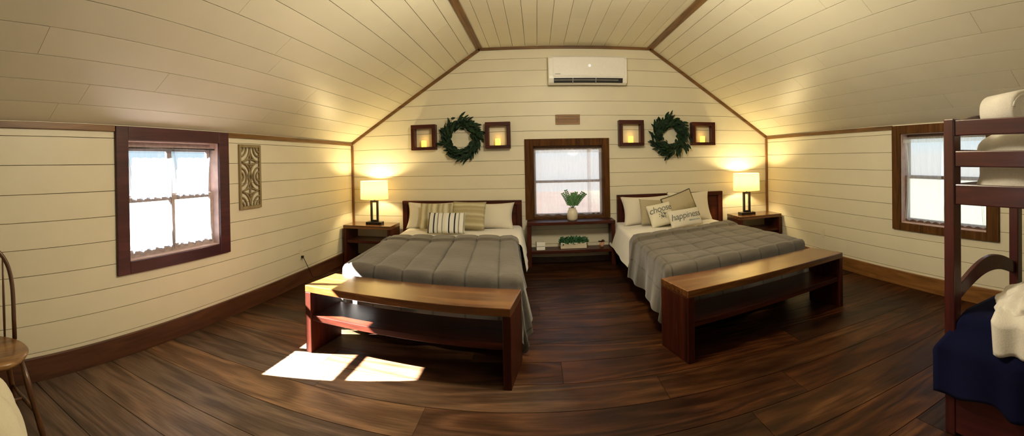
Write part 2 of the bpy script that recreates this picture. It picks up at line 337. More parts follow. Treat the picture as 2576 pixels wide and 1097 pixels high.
def extrude_poly(bm, pts, d):
    """polygon (list of Vectors) extruded by vector d"""
    d = Vector(d); lo = [bm.verts.new(p) for p in pts]; hi = [bm.verts.new(Vector(p)+d) for p in pts]; n = len(pts)
    bm.faces.new(lo[::-1]); bm.faces.new(hi)
    for i in range(n): bm.faces.new((lo[i], lo[(i+1) % n], hi[(i+1) % n], hi[i]))
def tube(bm, pts, radii, seg=10, closed=False, flat=1.0, mi=0):
    pts = [Vector(p) for p in pts]; n = len(pts)
    if not isinstance(radii, (list, tuple)): radii = [radii]*n
    rings = []; up = None
    for i, p in enumerate(pts):
        a = pts[(i-1) % n] if (closed or i > 0) else p; b = pts[(i+1) % n] if (closed or i < n-1) else p
        t = (b-a).normalized()
        if up is None:
            up = Vector((0, 0, 1)) if abs(t.z) < .9 else Vector((1, 0, 0))
        u = (up - t*up.dot(t)).normalized(); up = u; w = t.cross(u)
        rings.append([bm.verts.new(p + radii[i]*(cos(2*pi*k/seg)*u + flat*sin(2*pi*k/seg)*w)) for k in range(seg)])
    for i in range(n if closed else n-1):
        A, C = rings[i], rings[(i+1) % n]
        for k in range(seg):
            f = bm.faces.new((A[k], A[(k+1) % seg], C[(k+1) % seg], C[k])); f.material_index = mi; f.smooth = True
    if not closed:
        f = bm.faces.new(rings[0][::-1]); f.material_index = mi; f = bm.faces.new(rings[-1]); f.material_index = mi
def lathe(bm, prof, seg=32, c=(0, 0, 0), sx=1, sy=1, cap=True):
    rings = []
    for r, z in prof:
        rings.append([bm.verts.new((c[0]+sx*r*cos(2*pi*k/seg), c[1]+sy*r*sin(2*pi*k/seg), c[2]+z)) for k in range(seg)])
    for i in range(len(rings)-1):
        for k in range(seg): bm.faces.new((rings[i][k], rings[i][(k+1) % seg], rings[i+1][(k+1) % seg], rings[i+1][k]))
    if cap: bm.faces.new(rings[0][::-1]); bm.faces.new(rings[-1])
def leaf(bm, p, d, L, w, bend=.2, mi=0, nrm=None):
    """a pointed leaf from p along d, bent, built of 4 cross sections"""
    p = Vector(p); d = Vector(d).normalized(); nrm = Vector(nrm) if nrm is not None else Vector((0, -1, .3))
    s = d.cross(nrm)
    if s.length < 1e-3: s = d.cross(Vector((1, .2, .1)))
    s.normalize(); n = s.cross(d).normalized()
    row = []
    for t, k in ((0, .12), (.3, .85), (.6, .9), (.85, .5), (1, .03)):
        c = p + d*L*t - n*bend*L*t*t
        row.append((bm.verts.new(c + s*w*k/2 + n*w*.12*k), bm.verts.new(c - n*.0), bm.verts.new(c - s*w*k/2 + n*w*.12*k)))
    for a, b in zip(row, row[1:]):
        for i in (0, 1):
            f = bm.faces.new((a[i], a[i+1], b[i+1], b[i])); f.material_index = mi; f.smooth = True

# ------------------------------------------------------------------ shiplap surfaces
def shiplap(name, O, A, Bv, nin, amax, breaks, holes=(), clip=(), gap=.0045, th=.014, seed=1, joints=0, mats=None, shell=.05):
    """boards running along A, stacked along Bv at the given breaks; holes = (a0,a1,b0,b1); nin points into the room."""
    O, A, Bv, nin = Vector(O), Vector(A).normalized(), Vector(Bv).normalized(), Vector(nin).normalized()
    r = random.Random(seed); bm = B()
    a_lo, a_hi = amax
    def rect(a0, a1, b0, b1, front, mi, d0, d1):
        pts = [O + A*a + Bv*b for a, b in ((a0, b0), (a1, b0), (a1, b1), (a0, b1))]
        lo = [bm.verts.new(p + nin*d0) for p in pts]; hi = [bm.verts.new(p + nin*d1) for p in pts]
        fs = [lo[::-1], hi] + [[lo[i], lo[(i+1) % 4], hi[(i+1) % 4], hi[i]] for i in range(4)]
        for f in fs:
            f = bm.faces.new(f); f.material_index = mi
    def spans(a0, a1, b0, b1):
        """rects of (a0..a1,b0..b1) minus holes"""
        out = [(a0, a1, b0, b1)]
        for h0, h1, g0, g1 in holes:
            nxt = []
            for (p0, p1, q0, q1) in out:
                if h1 <= p0 or h0 >= p1 or g1 <= q0 or g0 >= q1: nxt.append((p0, p1, q0, q1)); continue
                if p0 < h0: nxt.append((p0, h0, q0, q1))
                if p1 > h1: nxt.append((h1, p1, q0, q1))
                m0, m1 = max(p0, h0), min(p1, h1)
                if q0 < g0: nxt.append((m0, m1, q0, g0))
                if q1 > g1: nxt.append((m0, m1, g1, q1))
            out = nxt
        return out
    for b0, b1 in zip(breaks, breaks[1:]):
        cuts = [a_lo, a_hi]
        if joints:
            x = a_lo + r.uniform(.6, joints)
            while x < a_hi - .5:
                cuts.append(x); x += r.uniform(.7*joints, 1.3*joints)
        cuts = sorted(cuts)
        for c0, c1 in zip(cuts, cuts[1:]):
            g0 = 0 if c0 == a_lo else .0012; g1 = 0 if c1 == a_hi else .0012
            for s in spans(c0+g0, c1-g1, b0+gap/2, b1-gap/2): rect(*s, True, 0, -th, 0)
    for s in spans(a_lo, a_hi, breaks[0], breaks[-1]): rect(*s, False, 1, -shell, -th)
    for co, no in clip:
        bmesh.ops.bisect_plane(bm, geom=bm.verts[:]+bm.edges[:]+bm.faces[:], plane_co=co, plane_no=no, clear_outer=True)
    return struct(obj(name, bm, mats or [M['wall'], M['groove']]))

zb = [-.02, .175, .356, .508, .673, .844, 1.019, 1.20, 1.39, 1.58, 1.70]
WL = (1.945, 2.95, .675, 1.57)          # left window opening: y0,y1,z0,z1
WB = (-.046, .885, .60, 1.552)          # back window opening: x0,x1
WR = (2.06, 3.10, .66, 1.58)            # right window opening: y0,y1
CM = [M['wall'], groove('ceiling_gap', (.2, .14, .07), (.6, .52, .34))]
o = shiplap('wall_left', (XL, 0, 0), (0, 1, 0), (0, 0, 1), (1, 0, 0), (YR, YB+.05), zb, [WL], seed=2)
tag(o, 'cream painted shiplap wall on the left with a maroon framed window', 'wall')
o = shiplap('wall_right', (XR, 0, 0), (0, 1, 0), (0, 0, 1), (-1, 0, 0), (YR, YB+.05), zb, [WR], seed=5, mats=CM)
tag(o, 'cream painted shiplap wall on the right behind the bunk bed', 'wall')
nL = Vector((-(ZT-ZE), 0, (XA-XL))).normalized(); nR = Vector(((ZT-ZE), 0, (XR-XB))).normalized()
zbb = [-.02, .06, .25, .44, .625, .81, .995, 1.178, 1.368, 1.56, 1.755, 1.956, 2.143, 2.35, 2.56, 2.72, 2.93]
o = shiplap('wall_back', (0, YB, 0), (1, 0, 0), (0, 0, 1), (0, -1, 0), (XL-.05, XR+.05), zbb, [(WB[0], WB[1], WB[2], WB[3])],
            clip=[((XL, 0, ZE), nL), ((XR, 0, ZE), nR), ((0, 0, ZT), (0, 0, 1))], seed=9, mats=CM)
tag(o, 'cream shiplap gable wall behind the two beds', 'wall')
o = shiplap('wall_rear', (0, YR, 0), (1, 0, 0), (0, 0, 1), (0, 1, 0), (XL-.05, XR+.05), zbb, [],
            clip=[((XL, 0, ZE), nL), ((XR, 0, ZE), nR), ((0, 0, ZT), (0, 0, 1))], seed=4)
tag(o, 'cream shiplap gable wall behind the viewer', 'wall')
lenL = hypot(XA-XL, ZT-ZE); lenR = hypot(XR-XB, ZT-ZE)
bl = [-.02]+[.187*k for k in range(1, 12)]+[lenL]; br = [-.02]+[.1875*k for k in range(1, 11)]+[2.02, lenR]
o = shiplap('ceiling_left', (XL, 0, ZE), (0, 1, 0), (XA-XL, 0, ZT-ZE), -nL, (YR, YB+.02), bl, seed=11, joints=2.4, mats=CM)
tag(o, 'sloping cream board ceiling on the left side', 'ceiling')
o = shiplap('ceiling_right', (XR, 0, ZE), (0, 1, 0), (XB-XR, 0, ZT-ZE), -nR, (YR, YB+.02), br, seed=12, joints=2.4, mats=CM)
tag(o, 'sloping cream board ceiling on the right side', 'ceiling')
bt = [-.78, -.595, -.44, -.286, -.12, .035, .2, .385, .565, .75, .93, 1.11, 1.29, 1.45, 1.61]
o = shiplap('ceiling_top', (0, 0, ZT), (0, 1, 0), (1, 0, 0), (0, 0, -1), (YR, YB+.02), bt, seed=13, joints=2.6, mats=CM)
tag(o, 'flat cream board ceiling along the ridge', 'ceiling')
yb = [1.47+.295*k for k in range(-14, 16)]
yb = [YR-.05]+[y for y in yb if YR < y < YB-.05]+[YB+.05]
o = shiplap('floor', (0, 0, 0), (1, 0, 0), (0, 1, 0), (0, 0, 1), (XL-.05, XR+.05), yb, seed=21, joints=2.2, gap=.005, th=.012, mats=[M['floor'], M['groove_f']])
tag(o, 'wide dark stained plank floor', 'floor')

# ------------------------------------------------------------------ trims
def trimobj(name, fn, mat, label):
    bm = B(); fn(bm); return struct(obj(name, bm, mat, bev=.003), label, 'trim')
trimobj('baseboard_left', lambda b: box(b, XL, XL+.022, YR, YB, 0, .152), M['base'], 'dark brown baseboard along the left wall')
trimobj('baseboard_right', lambda b: box(b, XR-.022, XR, YR, YB, 0, .152), M['base_r'], 'brown baseboard along the right wall')
trimobj('baseboard_back', lambda b: box(b, XL+.022, XR-.022, YB-.02, YB, 0, .075), M['base'], 'low dark baseboard behind the beds')
def eave(b, x, s, y0, y1): box(b, min(x, x+s*.018), max(x, x+s*.018), y0, y1, 1.628, 1.672)
def tl(b):
    eave(b, XL, 1, YR, WL[0]-.113); eave(b, XL, 1, WL[1]+.135, YB)
def tr(b):
    eave(b, XR, -1, YR, WR[0]-.135); eave(b, XR, -1, WR[1]+.12, YB)
trimobj('trim_1', tl, M['trimy'], 'brown trim strip where the left wall meets the sloping ceiling')
trimobj('trim_2', tr, M['trimy'], 'brown trim strip where the right wall meets the sloping ceiling')
trimobj('trim_3', lambda b: box(b, XL, XL+.03, YB-.03, YB, .07, 1.63), M['trimz'], 'vertical brown trim in the left back corner')
trimobj('trim_4', lambda b: box(b, XR-.03, XR, YB-.03, YB, .07, 1.63), M['trimz'], 'vertical brown trim in the right back corner')
def gab(b, p, q, n):
    p, q, n = Vector((p[0], YB, p[1])), Vector((q[0], YB, q[1])), Vector(n)
    extrude_poly(b, [p, q, q+n*.04, p+n*.04], (0, -.02, 0))
trimobj('trim_5', lambda b: gab(b, (XL, ZE), (XA, ZT), -nL), M['trim'], 'brown trim up the left slope of the gable')
trimobj('trim_6', lambda b: gab(b, (XR, ZE), (XB, ZT), -nR), M['trim'], 'brown trim down the right slope of the gable')
trimobj('trim_7', lambda b: box(b, XA-.01, XB+.01, YB-.02, YB, ZT-.036, ZT-.001), M['trim'], 'brown trim along the flat top of the gable')
def hip(b, x, s):
    e = Vector((XA-XL, 0, ZT-ZE)).normalized() if s < 0 else Vector((XB-XR, 0, ZT-ZE)).normalized()
    d = Vector((-s, 0, 0))
    p = Vector((x, YR, ZT))
    extrude_poly(b, [p, p+d*.045, p+d*.045+Vector((0, 0, -.012)), p-Vector((0, 0, .016)), p-e*.03+Vector((0, 0, -.016)), p-e*.03], (0, YB-YR-.02, 0))
trimobj('trim_8', lambda b: hip(b, XA, -1), M['trimy'], 'brown trim along the left ceiling fold')
trimobj('trim_9', lambda b: hip(b, XB, 1), M['trimy'], 'brown trim along the right ceiling fold')

# ------------------------------------------------------------------ windows: local x along the wall, y outward, z up
def window(n, loc, rz, w, z0, z1, c, cas, jamb, sash, split, muntin, label, stool=False):
    """w = opening width, c = casing widths (left,right,top,bottom), split = height of the meeting rail"""
    t = thing('window_%d' % n, label, 'window', loc, rz); t['kind'] = 'structure'
    bm = B(); l, r, tp, bt_ = c
    box(bm, -l, 0, -.025, 0, z0-bt_, z1+tp); box(bm, w, w+r, -.025, 0, z0-bt_, z1+tp)
    box(bm, 0, w, -.025, 0, z1, z1+tp); box(bm, 0, w, -.025, 0, z0-bt_, z0)
    obj('casing', bm, cas, t, bev=.003)
    bm = B(); D = .13
    e = .006; box(bm, -.012, e, -.003, D, z0, z1); box(bm, w-e, w+.012, -.003, D, z0, z1); box(bm, e, w-e, -.003, D, z1-e, z1+.012); box(bm, e, w-e, -.003, D, z0-.012, z0+e)
    obj('jamb', bm, jamb, t)
    for (a, b, y, nm) in ((split-.012, z1, .085, 'upper_sash'), (z0, split+.012, .055, 'lower_sash')):
        bm = B(); s = .05 if muntin else .035
        box(bm, .006, s, y, y+.028, a, b); box(bm, w-s, w-.006, y, y+.028, a, b)
        box(bm, s, w-s, y, y+.028, b-s*(1.5 if nm[0] == 'u' else .8), b); box(bm, s, w-s, y, y+.028, a, a+s*(1.3 if nm[0] == 'l' else .8))
        if muntin: box(bm, w/2-.026, w/2+.026, y+.002, y+.026, a+.03, b-.03)
        sh = obj(nm, bm, sash, t, bev=.002)
        bm = B(); box(bm, s-.005, w-s+.005, y+.012, y+.016, a+.028, b-.028); obj('pane', bm, M['glass'], sh)
    return t
window(1, (XL, WL[0], 0), rad(90), WL[1]-WL[0], WL[2], WL[3], (.11, .13, .10, .09), M['casL'], M['jamb'], M['sash'], 1.125, True,
       'sunlit window in a dark maroon frame on the left wall')
window(2, (WB[0], YB, 0), 0, WB[1]-WB[0], WB[2], WB[3], (.11, .09, .095, .02), M['casB'], M['casB'], M['sashdark'], 1.075, False,
       'window in a brown frame between the two beds')
window(3, (XR, WR[1], 0), rad(-90), WR[1]-WR[0], WR[2], WR[3], (.115, .13, .085, .075), M['casR'], M['jamb'], M['sashdark'], 1.135, False,
       'window in a walnut frame partly behind the bunk bed')

# sheer curtains hung inside the reveals
def curtain(name, w, z0, z1, folds, amp, seed, mat, loc, rz, label, taper=0, bunchL=0, bunchR=0):
    r = random.Random(seed); bm = B(); nu, nv = 90, 26
    ph = [r.uniform(0, 6) for _ in range(5)]
    g = []
    for j in range(nv+1):
        v = j/nv; row = []
        for i in range(nu+1):
            u = i/nu
            uu = u + bunchL*.18*(1-u)**3*sin(3*pi*u)*0 
            a = amp*(.35+.65*min(1, v*3))
            # gathered edges: tighter folds near the sides
            y = a*(sin(2*pi*folds*u+ph[0]+.4*v)+.5*sin(2*pi*folds*2.3*u+ph[1])+.4*sin(3*u+ph[2]+2*v))
            edge = bunchL*math.exp(-((u)/.09)**2)+bunchR*math.exp(-((1-u)/.09)**2)
            y += edge*.012*sin(2*pi*u*34+ph[3])
            x = w*u + (.010*sin(5*v+ph[4]))*(1-u)*u*4
            pull = taper*v*(1-v)*4
            x += bunchL*pull*(1-u)**2 - bunchR*pull*u**2
            z = z1-(z1-z0)*v
            if v > .9: z += .008*sin(2*pi*folds*u+1)
            row.append(bm.verts.new((x, y, z)))
        g.append(row)
    for a, b in zip(g, g[1:]):
        for i in range(nu): bm.faces.new((a[i], a[i+1], b[i+1], b[i]))
    # rod pocket heading: a second layer at the top
    top = []
    for j in (0, 1):
        top.append([bm.verts.new((w*i/nu, -.012+.004*sin(i*.9), z1+.012-.055*j)) for i in range(nu+1)])
    for i in range(nu): bm.faces.new((top[0][i], top[0][i+1], top[1][i+1], top[1][i]))
    o = obj(name, bm, mat, None, smooth=True); o.location = loc; o.rotation_euler = (0, 0, rz)
    return tag(o, label, 'curtain', None)
def rod(w, z, loc, rz, label):
    bm = B(); tube(bm, [(-.0, 0, z), (w, 0, z)], .007, 8)
    o = obj('curtain_rod', bm, M['rod']); o.location = loc; o.rotation_euler = (0, 0, rz); tag(o, label, 'curtain rod')
wl = WL[1]-WL[0]
curtain('sheer_curtain', .50, WL[2]+.02, WL[3]-.05, 5, .007, 3, M['sheerL'], (XL-.040, WL[0]+.012, 0), rad(90), 'white sheer curtain on the near half of the maroon framed window', .05, 1, .6)
curtain('sheer_curtain', .48, WL[2]+.035, WL[3]-.05, 5, .007, 8, M['sheerL'], (XL-.041, WL[0]+.492, 0), rad(90), 'white sheer curtain on the far half of the maroon framed window', .05, 1, 1)
rod(wl-.016, WL[3]-.055, (XL-.034, WL[0]+.008, 0), rad(90), 'thin dark curtain rod across the maroon framed window')
curtain('sheer_curtain', .76, WB[2]+.03, WB[3]-.05, 5, .006, 13, M['sheerB'], (WB[0]+.012, YB+.030, 0), 0, 'wide blush sheer curtain over most of the window between the beds', .0, .7, 1)
curtain('sheer_curtain', .20, WB[2]+.035, WB[3]-.05, 3, .006, 14, M['sheerB'], (WB[0]+.722, YB+.026, 0), 0, 'narrow sheer curtain at the right edge of the window between the beds', .0, 1, .7)
rod(WB[1]-WB[0]-.016, WB[3]-.045, (WB[0]+.008, YB+.028, 0), 0, 'thin curtain rod across the window between the beds')
curtain('sheer_curtain', .50, WR[2]+.03, WR[3]-.05, 5, .008, 23, M['sheerR'], (XR+.030, WR[1]-.012, 0), rad(-90), 'ivory sheer curtain on the half of the walnut framed window left of the bunk post', .03, 1.2, .5)
curtain('sheer_curtain', .50, WR[2]+.03, WR[3]-.05, 5, .008, 24, M['sheerR'], (XR+.028, WR[1]-.515, 0), rad(-90), 'ivory sheer curtain on the half of the walnut framed window seen through the bunk rails', .03, .8, 1)
rod(WR[1]-WR[0]-.016, WR[3]-.05, (XR+.028, WR[1]-.008, 0), rad(-90), 'thin curtain rod across the walnut framed window')

# ------------------------------------------------------------------ beds
def lerp(a, b, t): return a+(b-a)*t
def drape(name, quad, z0, drops, mat, step=.02, r=.045, flare=.12, puff=None, fold=0, foldamp=.015, seed=0, zmin=.012, headdrop=0, thick=.0, wr=.004):
    """cloth over a box top. quad = HL,HR,FL,FR (xy of the top edges); drops = (left,right,foot)"""
    HL, HR, FL, FR = [Vector((*p, 0)) for p in quad]; rr = random.Random(seed)
    W = ((HR-HL).length+(FR-FL).length)/2; L = ((FL-HL).length+(FR-HR).length)/2
    dl, dr, df = drops
    na = int((W+dl+dr)/step); nb = int((L+df)/step)
    ph = [rr.uniform(0, 6.28) for _ in range(8)]
    bm = B(); uvl = bm.loops.layers.uv.new('uv'); grid = []; uvs = []
    def hang(d):
        q = r*pi/2
        if d < q: return r*sin(d/r), r*(1-cos(d/r))
        return r+(d-q)*flare, r+(d-q)*math.sqrt(1-flare*flare)
    for j in range(nb+1):
        b = (L+df)*j/nb; row = []; ru = []
        for i in range(na+1):
            a = -dl+(W+dl+dr)*i/na
            ca = min(max(a/W, 0), 1); cb = min(max(b/L, 0), 1)
            p = lerp(lerp(HL, HR, ca), lerp(FL, FR, ca), cb)
            ex = (lerp(HR, FR, cb)-lerp(HL, FL, cb)).normalized(); ey = (lerp(FL, FR, ca)-lerp(HL, HR, ca)).normalized()
            da = -a if a < 0 else max(a-W, 0); sa = -1 if a < 0 else 1
            db = max(b-L, 0); d = hypot(da, db)
            z = z0; out = 0
            if d > 1e-6:
                out, dz = hang(d)
                dirv = (ex*sa*da+ey*db)/d
                k = max(0, dz-.06)/.4
                al = b if db == 0 else (a if da == 0 else math.atan2(db, da)*.35+b)
                fo = foldamp*k*(sin(al*8+ph[0])+.6*sin(al*17+ph[1]))
                if da > 0 and db > 0: fo += foldamp*1.6*k*sin(math.atan2(db, da)*6)
                p = p+dirv*(out+fo); z = z0-dz
                if z < zmin: p = p+dirv*(zmin-z)*.35; z = zmin+.004*abs(sin(al*30))
            top = 1 if d < .02 else max(0, 1-d/.5)
            if puff:
                nx, ny, h, cross = puff
                fx = abs((a/W*nx) % 1-.5)*2; fy = abs((b/.27) % 1-.5)*2 if ny else 0
                g = (1-.35*fx**2-.65*fx**14)*(1-cross*(.3*fy**2+.7*fy**14)) if d < .06 else (1-fx**8*.4*max(0, 1-(d-.06)/.25))
                hgt = h*(g-.5)
                if d < .02: z += hgt
                else:
                    dirv2 = (ex*sa*da+ey*db)/d; p = p+dirv2*hgt*.8; z += hgt*max(0, 1-d/.08)
            z += wr*(sin(a*9+b*5+ph[2])+sin(a*4-b*11+ph[3])) if d < .02 else 0
            if fold and b < fold:
                e = max(0, min(1, (fold-b)/.03)); lift = .022*math.sqrt(e*(2-e))
                e2 = min(1, b/.03); lift *= math.sqrt(max(0, e2*(2-e2)))
                if d < .02: z += lift
                else: p = p+(ex*sa)*lift
            if b < .03 and (fold or thick):
                q = 1-b/.03; z -= .018*q*q
            row.append(bm.verts.new((p.x, p.y, z))); ru.append(((a/W*puff[0]) if puff else a, b))
        grid.append(row); uvs.append(ru)
    for j in range(nb):
        for i in range(na):
            f = bm.faces.new((grid[j][i], grid[j][i+1], grid[j+1][i+1], grid[j+1][i])); f.smooth = True
            for lp, (jj, ii) in zip(f.loops, ((j, i), (j, i+1), (j+1, i+1), (j+1, i))): lp[uvl].uv = uvs[jj][ii]
    return obj(name, bm, mat)
def bed(label, hx0, hx1, hz, quad, loc=(0, 0, 0)):
    t = thing('bed', label, 'bed', ((hx0+hx1)/2, 5.0, 0))
    ox = (hx0+hx1)/2; oy = 5.0
    def P(bm): 
        for v in bm.verts: v.co -= Vector((ox, oy, 0))
        return bm
    h = thing_part = None
    bm = B(); box(bm, hx0+.07, hx1-.07, 5.79, 5.815, .25, hz-.05); hb = obj('headboard', P(bm), M['mahog'], t, bev=.003)
    bm = B(); box(bm, hx0, hx1, 5.765, 5.83, hz-.055, hz); obj('top_rail', P(bm), M['mahog'], hb, bev=.004)
    for x0, x1 in ((hx0, hx0+.07), (hx1-.07, hx1)):
        bm = B(); box(bm, x0, x1, 5.77, 5.83, 0, hz-.055); obj('post', P(bm), M['mahogz'], hb, bev=.004)
    HL, HR, FL, FR = quad
    q = [(HL[0]+.03, 5.755), (HR[0]-.03, 5.755), (FR[0]-.03, FR[1]+.02), (FL[0]+.03, FL[1]+.02)]
    bm = B(); prism(bm, q, .24, .505); obj('mattress', P(bm), M['sheet'], t, bev=.03)
    q2 = [(q[0][0]+.02, 5.755), (q[1][0]-.02, 5.755), (q[2][0]-.02, q[2][1]+.03), (q[3][0]+.02, q[3][1]+.03)]
    bm = B(); prism(bm, q2, .12, .24); obj('bed_frame', P(bm), M['mahog'], t)
    for (x, y), (sx, sy) in zip(q2, ((1, -1), (-1, -1), (-1, 1), (1, 1))):
        bm = B(); box(bm, min(x+sx*.05, x+sx*.12), max(x+sx*.05, x+sx*.12), min(y+sy*.05, y+sy*.12), max(y+sy*.05, y+sy*.12), 0, .12)
        obj('leg', P(bm), M['mahogz'], t)
    return t
# left bed
QL = ((-1.655, 5.70), (-.245, 5.70), (-1.53, 3.30), (-.175, 3.12))
bed('left queen bed with a dark mahogany headboard and striped pillows', -1.824, -.205, .845, QL)
s = drape('bed_sheet', ((-1.655, 5.74), (-.245, 5.74), (-1.585, 4.55), (-.20, 4.45)), .515, (.28, .33, 0), M['sheet'], .025, .04, .2, foldamp=.012, seed=3)
tag(s, 'white sheet showing above the comforter on the left bed', 'sheet')
c = drape('comforter', ((-1.595, 4.63), (-.285, 4.72), (-1.515, 3.30), (-.165, 3.115)), .545, (.36, .40, .44), M['comfL'], .0165, .05, .10, puff=(5.5, 0, .024, .25), fold=.25, foldamp=.03, seed=5)
tag(c, 'taupe comforter with long stitched channels on the left bed', 'comforter')
# right bed
QR = ((1.06, 5.70), (2.36, 5.70), (.99, 3.20), (2.42, 3.56))
bed('right queen bed with a dark mahogany headboard and lettered pillows', 1.06, 2.585, .88, QR)
s = drape('bed_sheet', ((1.06, 5.74), (2.33, 5.74), (1.015, 4.46), (2.35, 4.9)), .515, (.31, .28, 0), M['sheet'], .025, .04, .3, foldamp=.012, seed=4)
tag(s, 'white sheet showing above the comforter on the right bed', 'sheet')
c = drape('comforter', ((1.01, 4.52), (2.31, 5.06), (.99, 3.20), (2.42, 3.57)), .545, (.40, .34, .40), M['comfR'], .0165, .05, .13, puff=(6.5, 1, .013, .8), fold=.22, foldamp=.03, seed=6)
tag(c, 'taupe box-stitched comforter on the right bed', 'comforter')

# ------------------------------------------------------------------ pillows (root at bottom centre, standing in xz, leaning back)
def pz(u, v, t): 
    return t*(max(0, (1-u*u))*max(0, (1-v*v)))**.42
def pillow_bm(w, h, t, pinch=.06, seed=0, n=28):
    r = random.Random(seed); ph = [r.uniform(0, 6) for _ in range(4)]
    bm = B(); fr, bk = [], []
    for side, store in ((-1, fr), (1, bk)):
        for j in range(n+1):
            row = []; v = -1+2*j/n
            for i in range(n+1):
                u = -1+2*i/n
                if side == 1 and (i in (0, n) or j in (0, n)): row.append(fr[j][i]); continue
                x = w/2*u*(1-pinch*(1-v*v)); z = h/2*v*(1-pinch*1.2*(1-u*u))
                y = side*(pz(u, v, t/2)+.004*sin(5*u+ph[0])*sin(4*v+ph[1])*(1-u*u)*(1-v*v))
                row.append(bm.verts.new((x, y, z+h/2)))
            store.append(row)
    for st in (fr, bk):
        for j in range(n):
            for i in range(n):
                f = bm.faces.new((st[j][i], st[j][i+1], st[j+1][i+1], st[j+1][i])); f.smooth = True
    return bm
def pillow(name, label, mat, loc, w, h, t, lean=20, tilt=0, yaw=0, pinch=.06, seed=0, cat='pillow', piping=None, group=None):
    o = obj(name, pillow_bm(w, h, t, pinch, seed), mat); o.location = loc
    o.rotation_euler = (Matrix.Rotation(rad(yaw), 3, 'Z') @ Matrix.Rotation(rad(-lean), 3, 'X') @ Matrix.Rotation(rad(tilt), 3, 'Y')).to_euler()
    if piping:
        bm = B(); pts = []
        m = 20
        for a in range(4):
            for k in range(m):
                s = -1+2*k/m
                u, v = ((s, -1), (1, s), (-s, 1), (-1, -s))[a]
                pts.append((w/2*u*(1-pinch*(1-v*v))*1.01, 0, h/2*v*(1-pinch*1.2*(1-u*u))*1.01+h/2))
        tube(bm, pts, .007, 6, closed=True); obj('piping', bm, piping, o)
    return tag(o, label, cat, group)
def lettering(pil, text, size, cx, cz, w, h, t, pinch, mat, shear=.35, rot=0, name='lettering', label=None, off=.004):
    cu = bpy.data.curves.new(name, 'FONT'); cu.body = text; cu.size = size; cu.align_x = 'CENTER'; cu.align_y = 'CENTER'
    cu.shear = shear; cu.extrude = 0; cu.resolution_u = 4; cu.space_character = .92
    tmp = bpy.data.objects.new('tmp_text', cu); COL.objects.link(tmp)
    dg = bpy.context.evaluated_depsgraph_get(); me = bpy.data.meshes.new_from_object(tmp.evaluated_get(dg))
    bpy.data.objects.remove(tmp)
    bm = B(); bm.from_mesh(me); bpy.data.meshes.remove(me)
    for _ in range(2):
        es = [e for e in bm.edges if e.calc_length() > size*.12]
        if es: bmesh.ops.subdivide_edges(bm, edges=es, cuts=1)
    bmesh.ops.triangulate(bm, faces=bm.faces[:])
    R = Matrix.Rotation(rot, 2)
    for v in bm.verts:
        q = R @ Vector((v.co.x, v.co.y)); x = q.x+cx; z = q.y+cz
        u = max(-1, min(1, x/(w/2))); vv = max(-1, min(1, (z-h/2)/(h/2)))
        v.co = Vector((x, -pz(u, vv, t/2)-off, z))
    o = obj(name, bm, mat, pil)
    if label: o['label'] = label
    return o
ZP = .535
g = 'white bed pillows on the left bed'
pillow('pillow', 'white pillow at the left side of the left headboard', M['white'], (-1.355, 5.50, ZP-.03), .68, .365, .17, 22, 0, 2, .10, 1)
pillow('pillow', 'white pillow at the right side of the left headboard', M['white'], (-.635, 5.50, ZP-.03), .68, .355, .17, 22, 0, -3, .10, 2)
pillow('throw_pillow', 'tan cushion with vertical stripes on the left bed', M['tanv'], (-1.245, 5.30, ZP), .43, .34, .13, 24, 0, 3, .04, 3)
pillow('throw_pillow', 'tan cushion with horizontal stripes on the left bed', M['tanh'], (-.86, 5.30, ZP), .43, .36, .13, 24, 1, -4, .04, 4)
pillow('lumbar_pillow', 'small white cushion with bold black stripes at the front on the left bed', M['lumb'], (-1.07, 5.03, ZP-.005), .45, .26, .12, 28, 0, 0, .03, 5)
pillow('pillow', 'white pillow at the left side of the right headboard', M['white'], (1.44, 5.50, ZP-.03), .72, .395, .17, 22, 0, 6, .10, 6)
pillow('pillow', 'white pillow at the right side of the right headboard', M['white'], (2.03, 5.55, ZP-.02), .62, .41, .17, 18, 0, 4, .10, 7)
pillow('throw_pillow', 'plain taupe cushion behind the lettered square cushion', M['oliv'], (1.47, 5.32, ZP-.01), .40, .34, .12, 24, 4, 6, .04, 8)
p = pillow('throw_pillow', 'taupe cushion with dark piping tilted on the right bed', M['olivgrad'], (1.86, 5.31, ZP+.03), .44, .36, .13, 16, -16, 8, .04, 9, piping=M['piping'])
pw = (.33, .29, .11)
p = pillow('throw_pillow', 'ivory square cushion with dark script lettering on the right bed', M['ivory'], (1.53, 5.16, ZP), *pw, 24, -9, 6, .04, 10)
lettering(p, 'choose', .115, -.005, .205, *pw, .04, M['ink'], .3, .06, label='dark script word printed near the top')
bm = B()
for k in range(26):
    a = rnd.uniform(0, 6.28); q = rnd.uniform(.005, .045); x = .01+q*cos(a)*1.2; z = .125+q*sin(a)*.8
    u = x/(pw[0]/2); vv = (z-pw[1]/2)/(pw[1]/2); yy = -pz(u, vv, pw[2]/2)-.004
    leaf(bm, (x, yy, z), (cos(a+.5), 0, sin(a+.5)), .022, .009, 0, 0, (0, -1, 0))
obj('printed_sprig', bm, M['ink'], p)['label'] = 'small grey printed sprig'
hw = (.43, .22, .10)
p = pillow('lumbar_pillow', 'small white lumbar cushion lettered in grey script at the front on the right bed', M['white'], (1.78, 5.02, ZP), *hw, 26, -5, 6, .03, 11)
lettering(p, 'happiness', .112, -.005, .125, *hw, .03, M['ink'], .3, .05, label='large grey script word')
bm = B(); x = .02
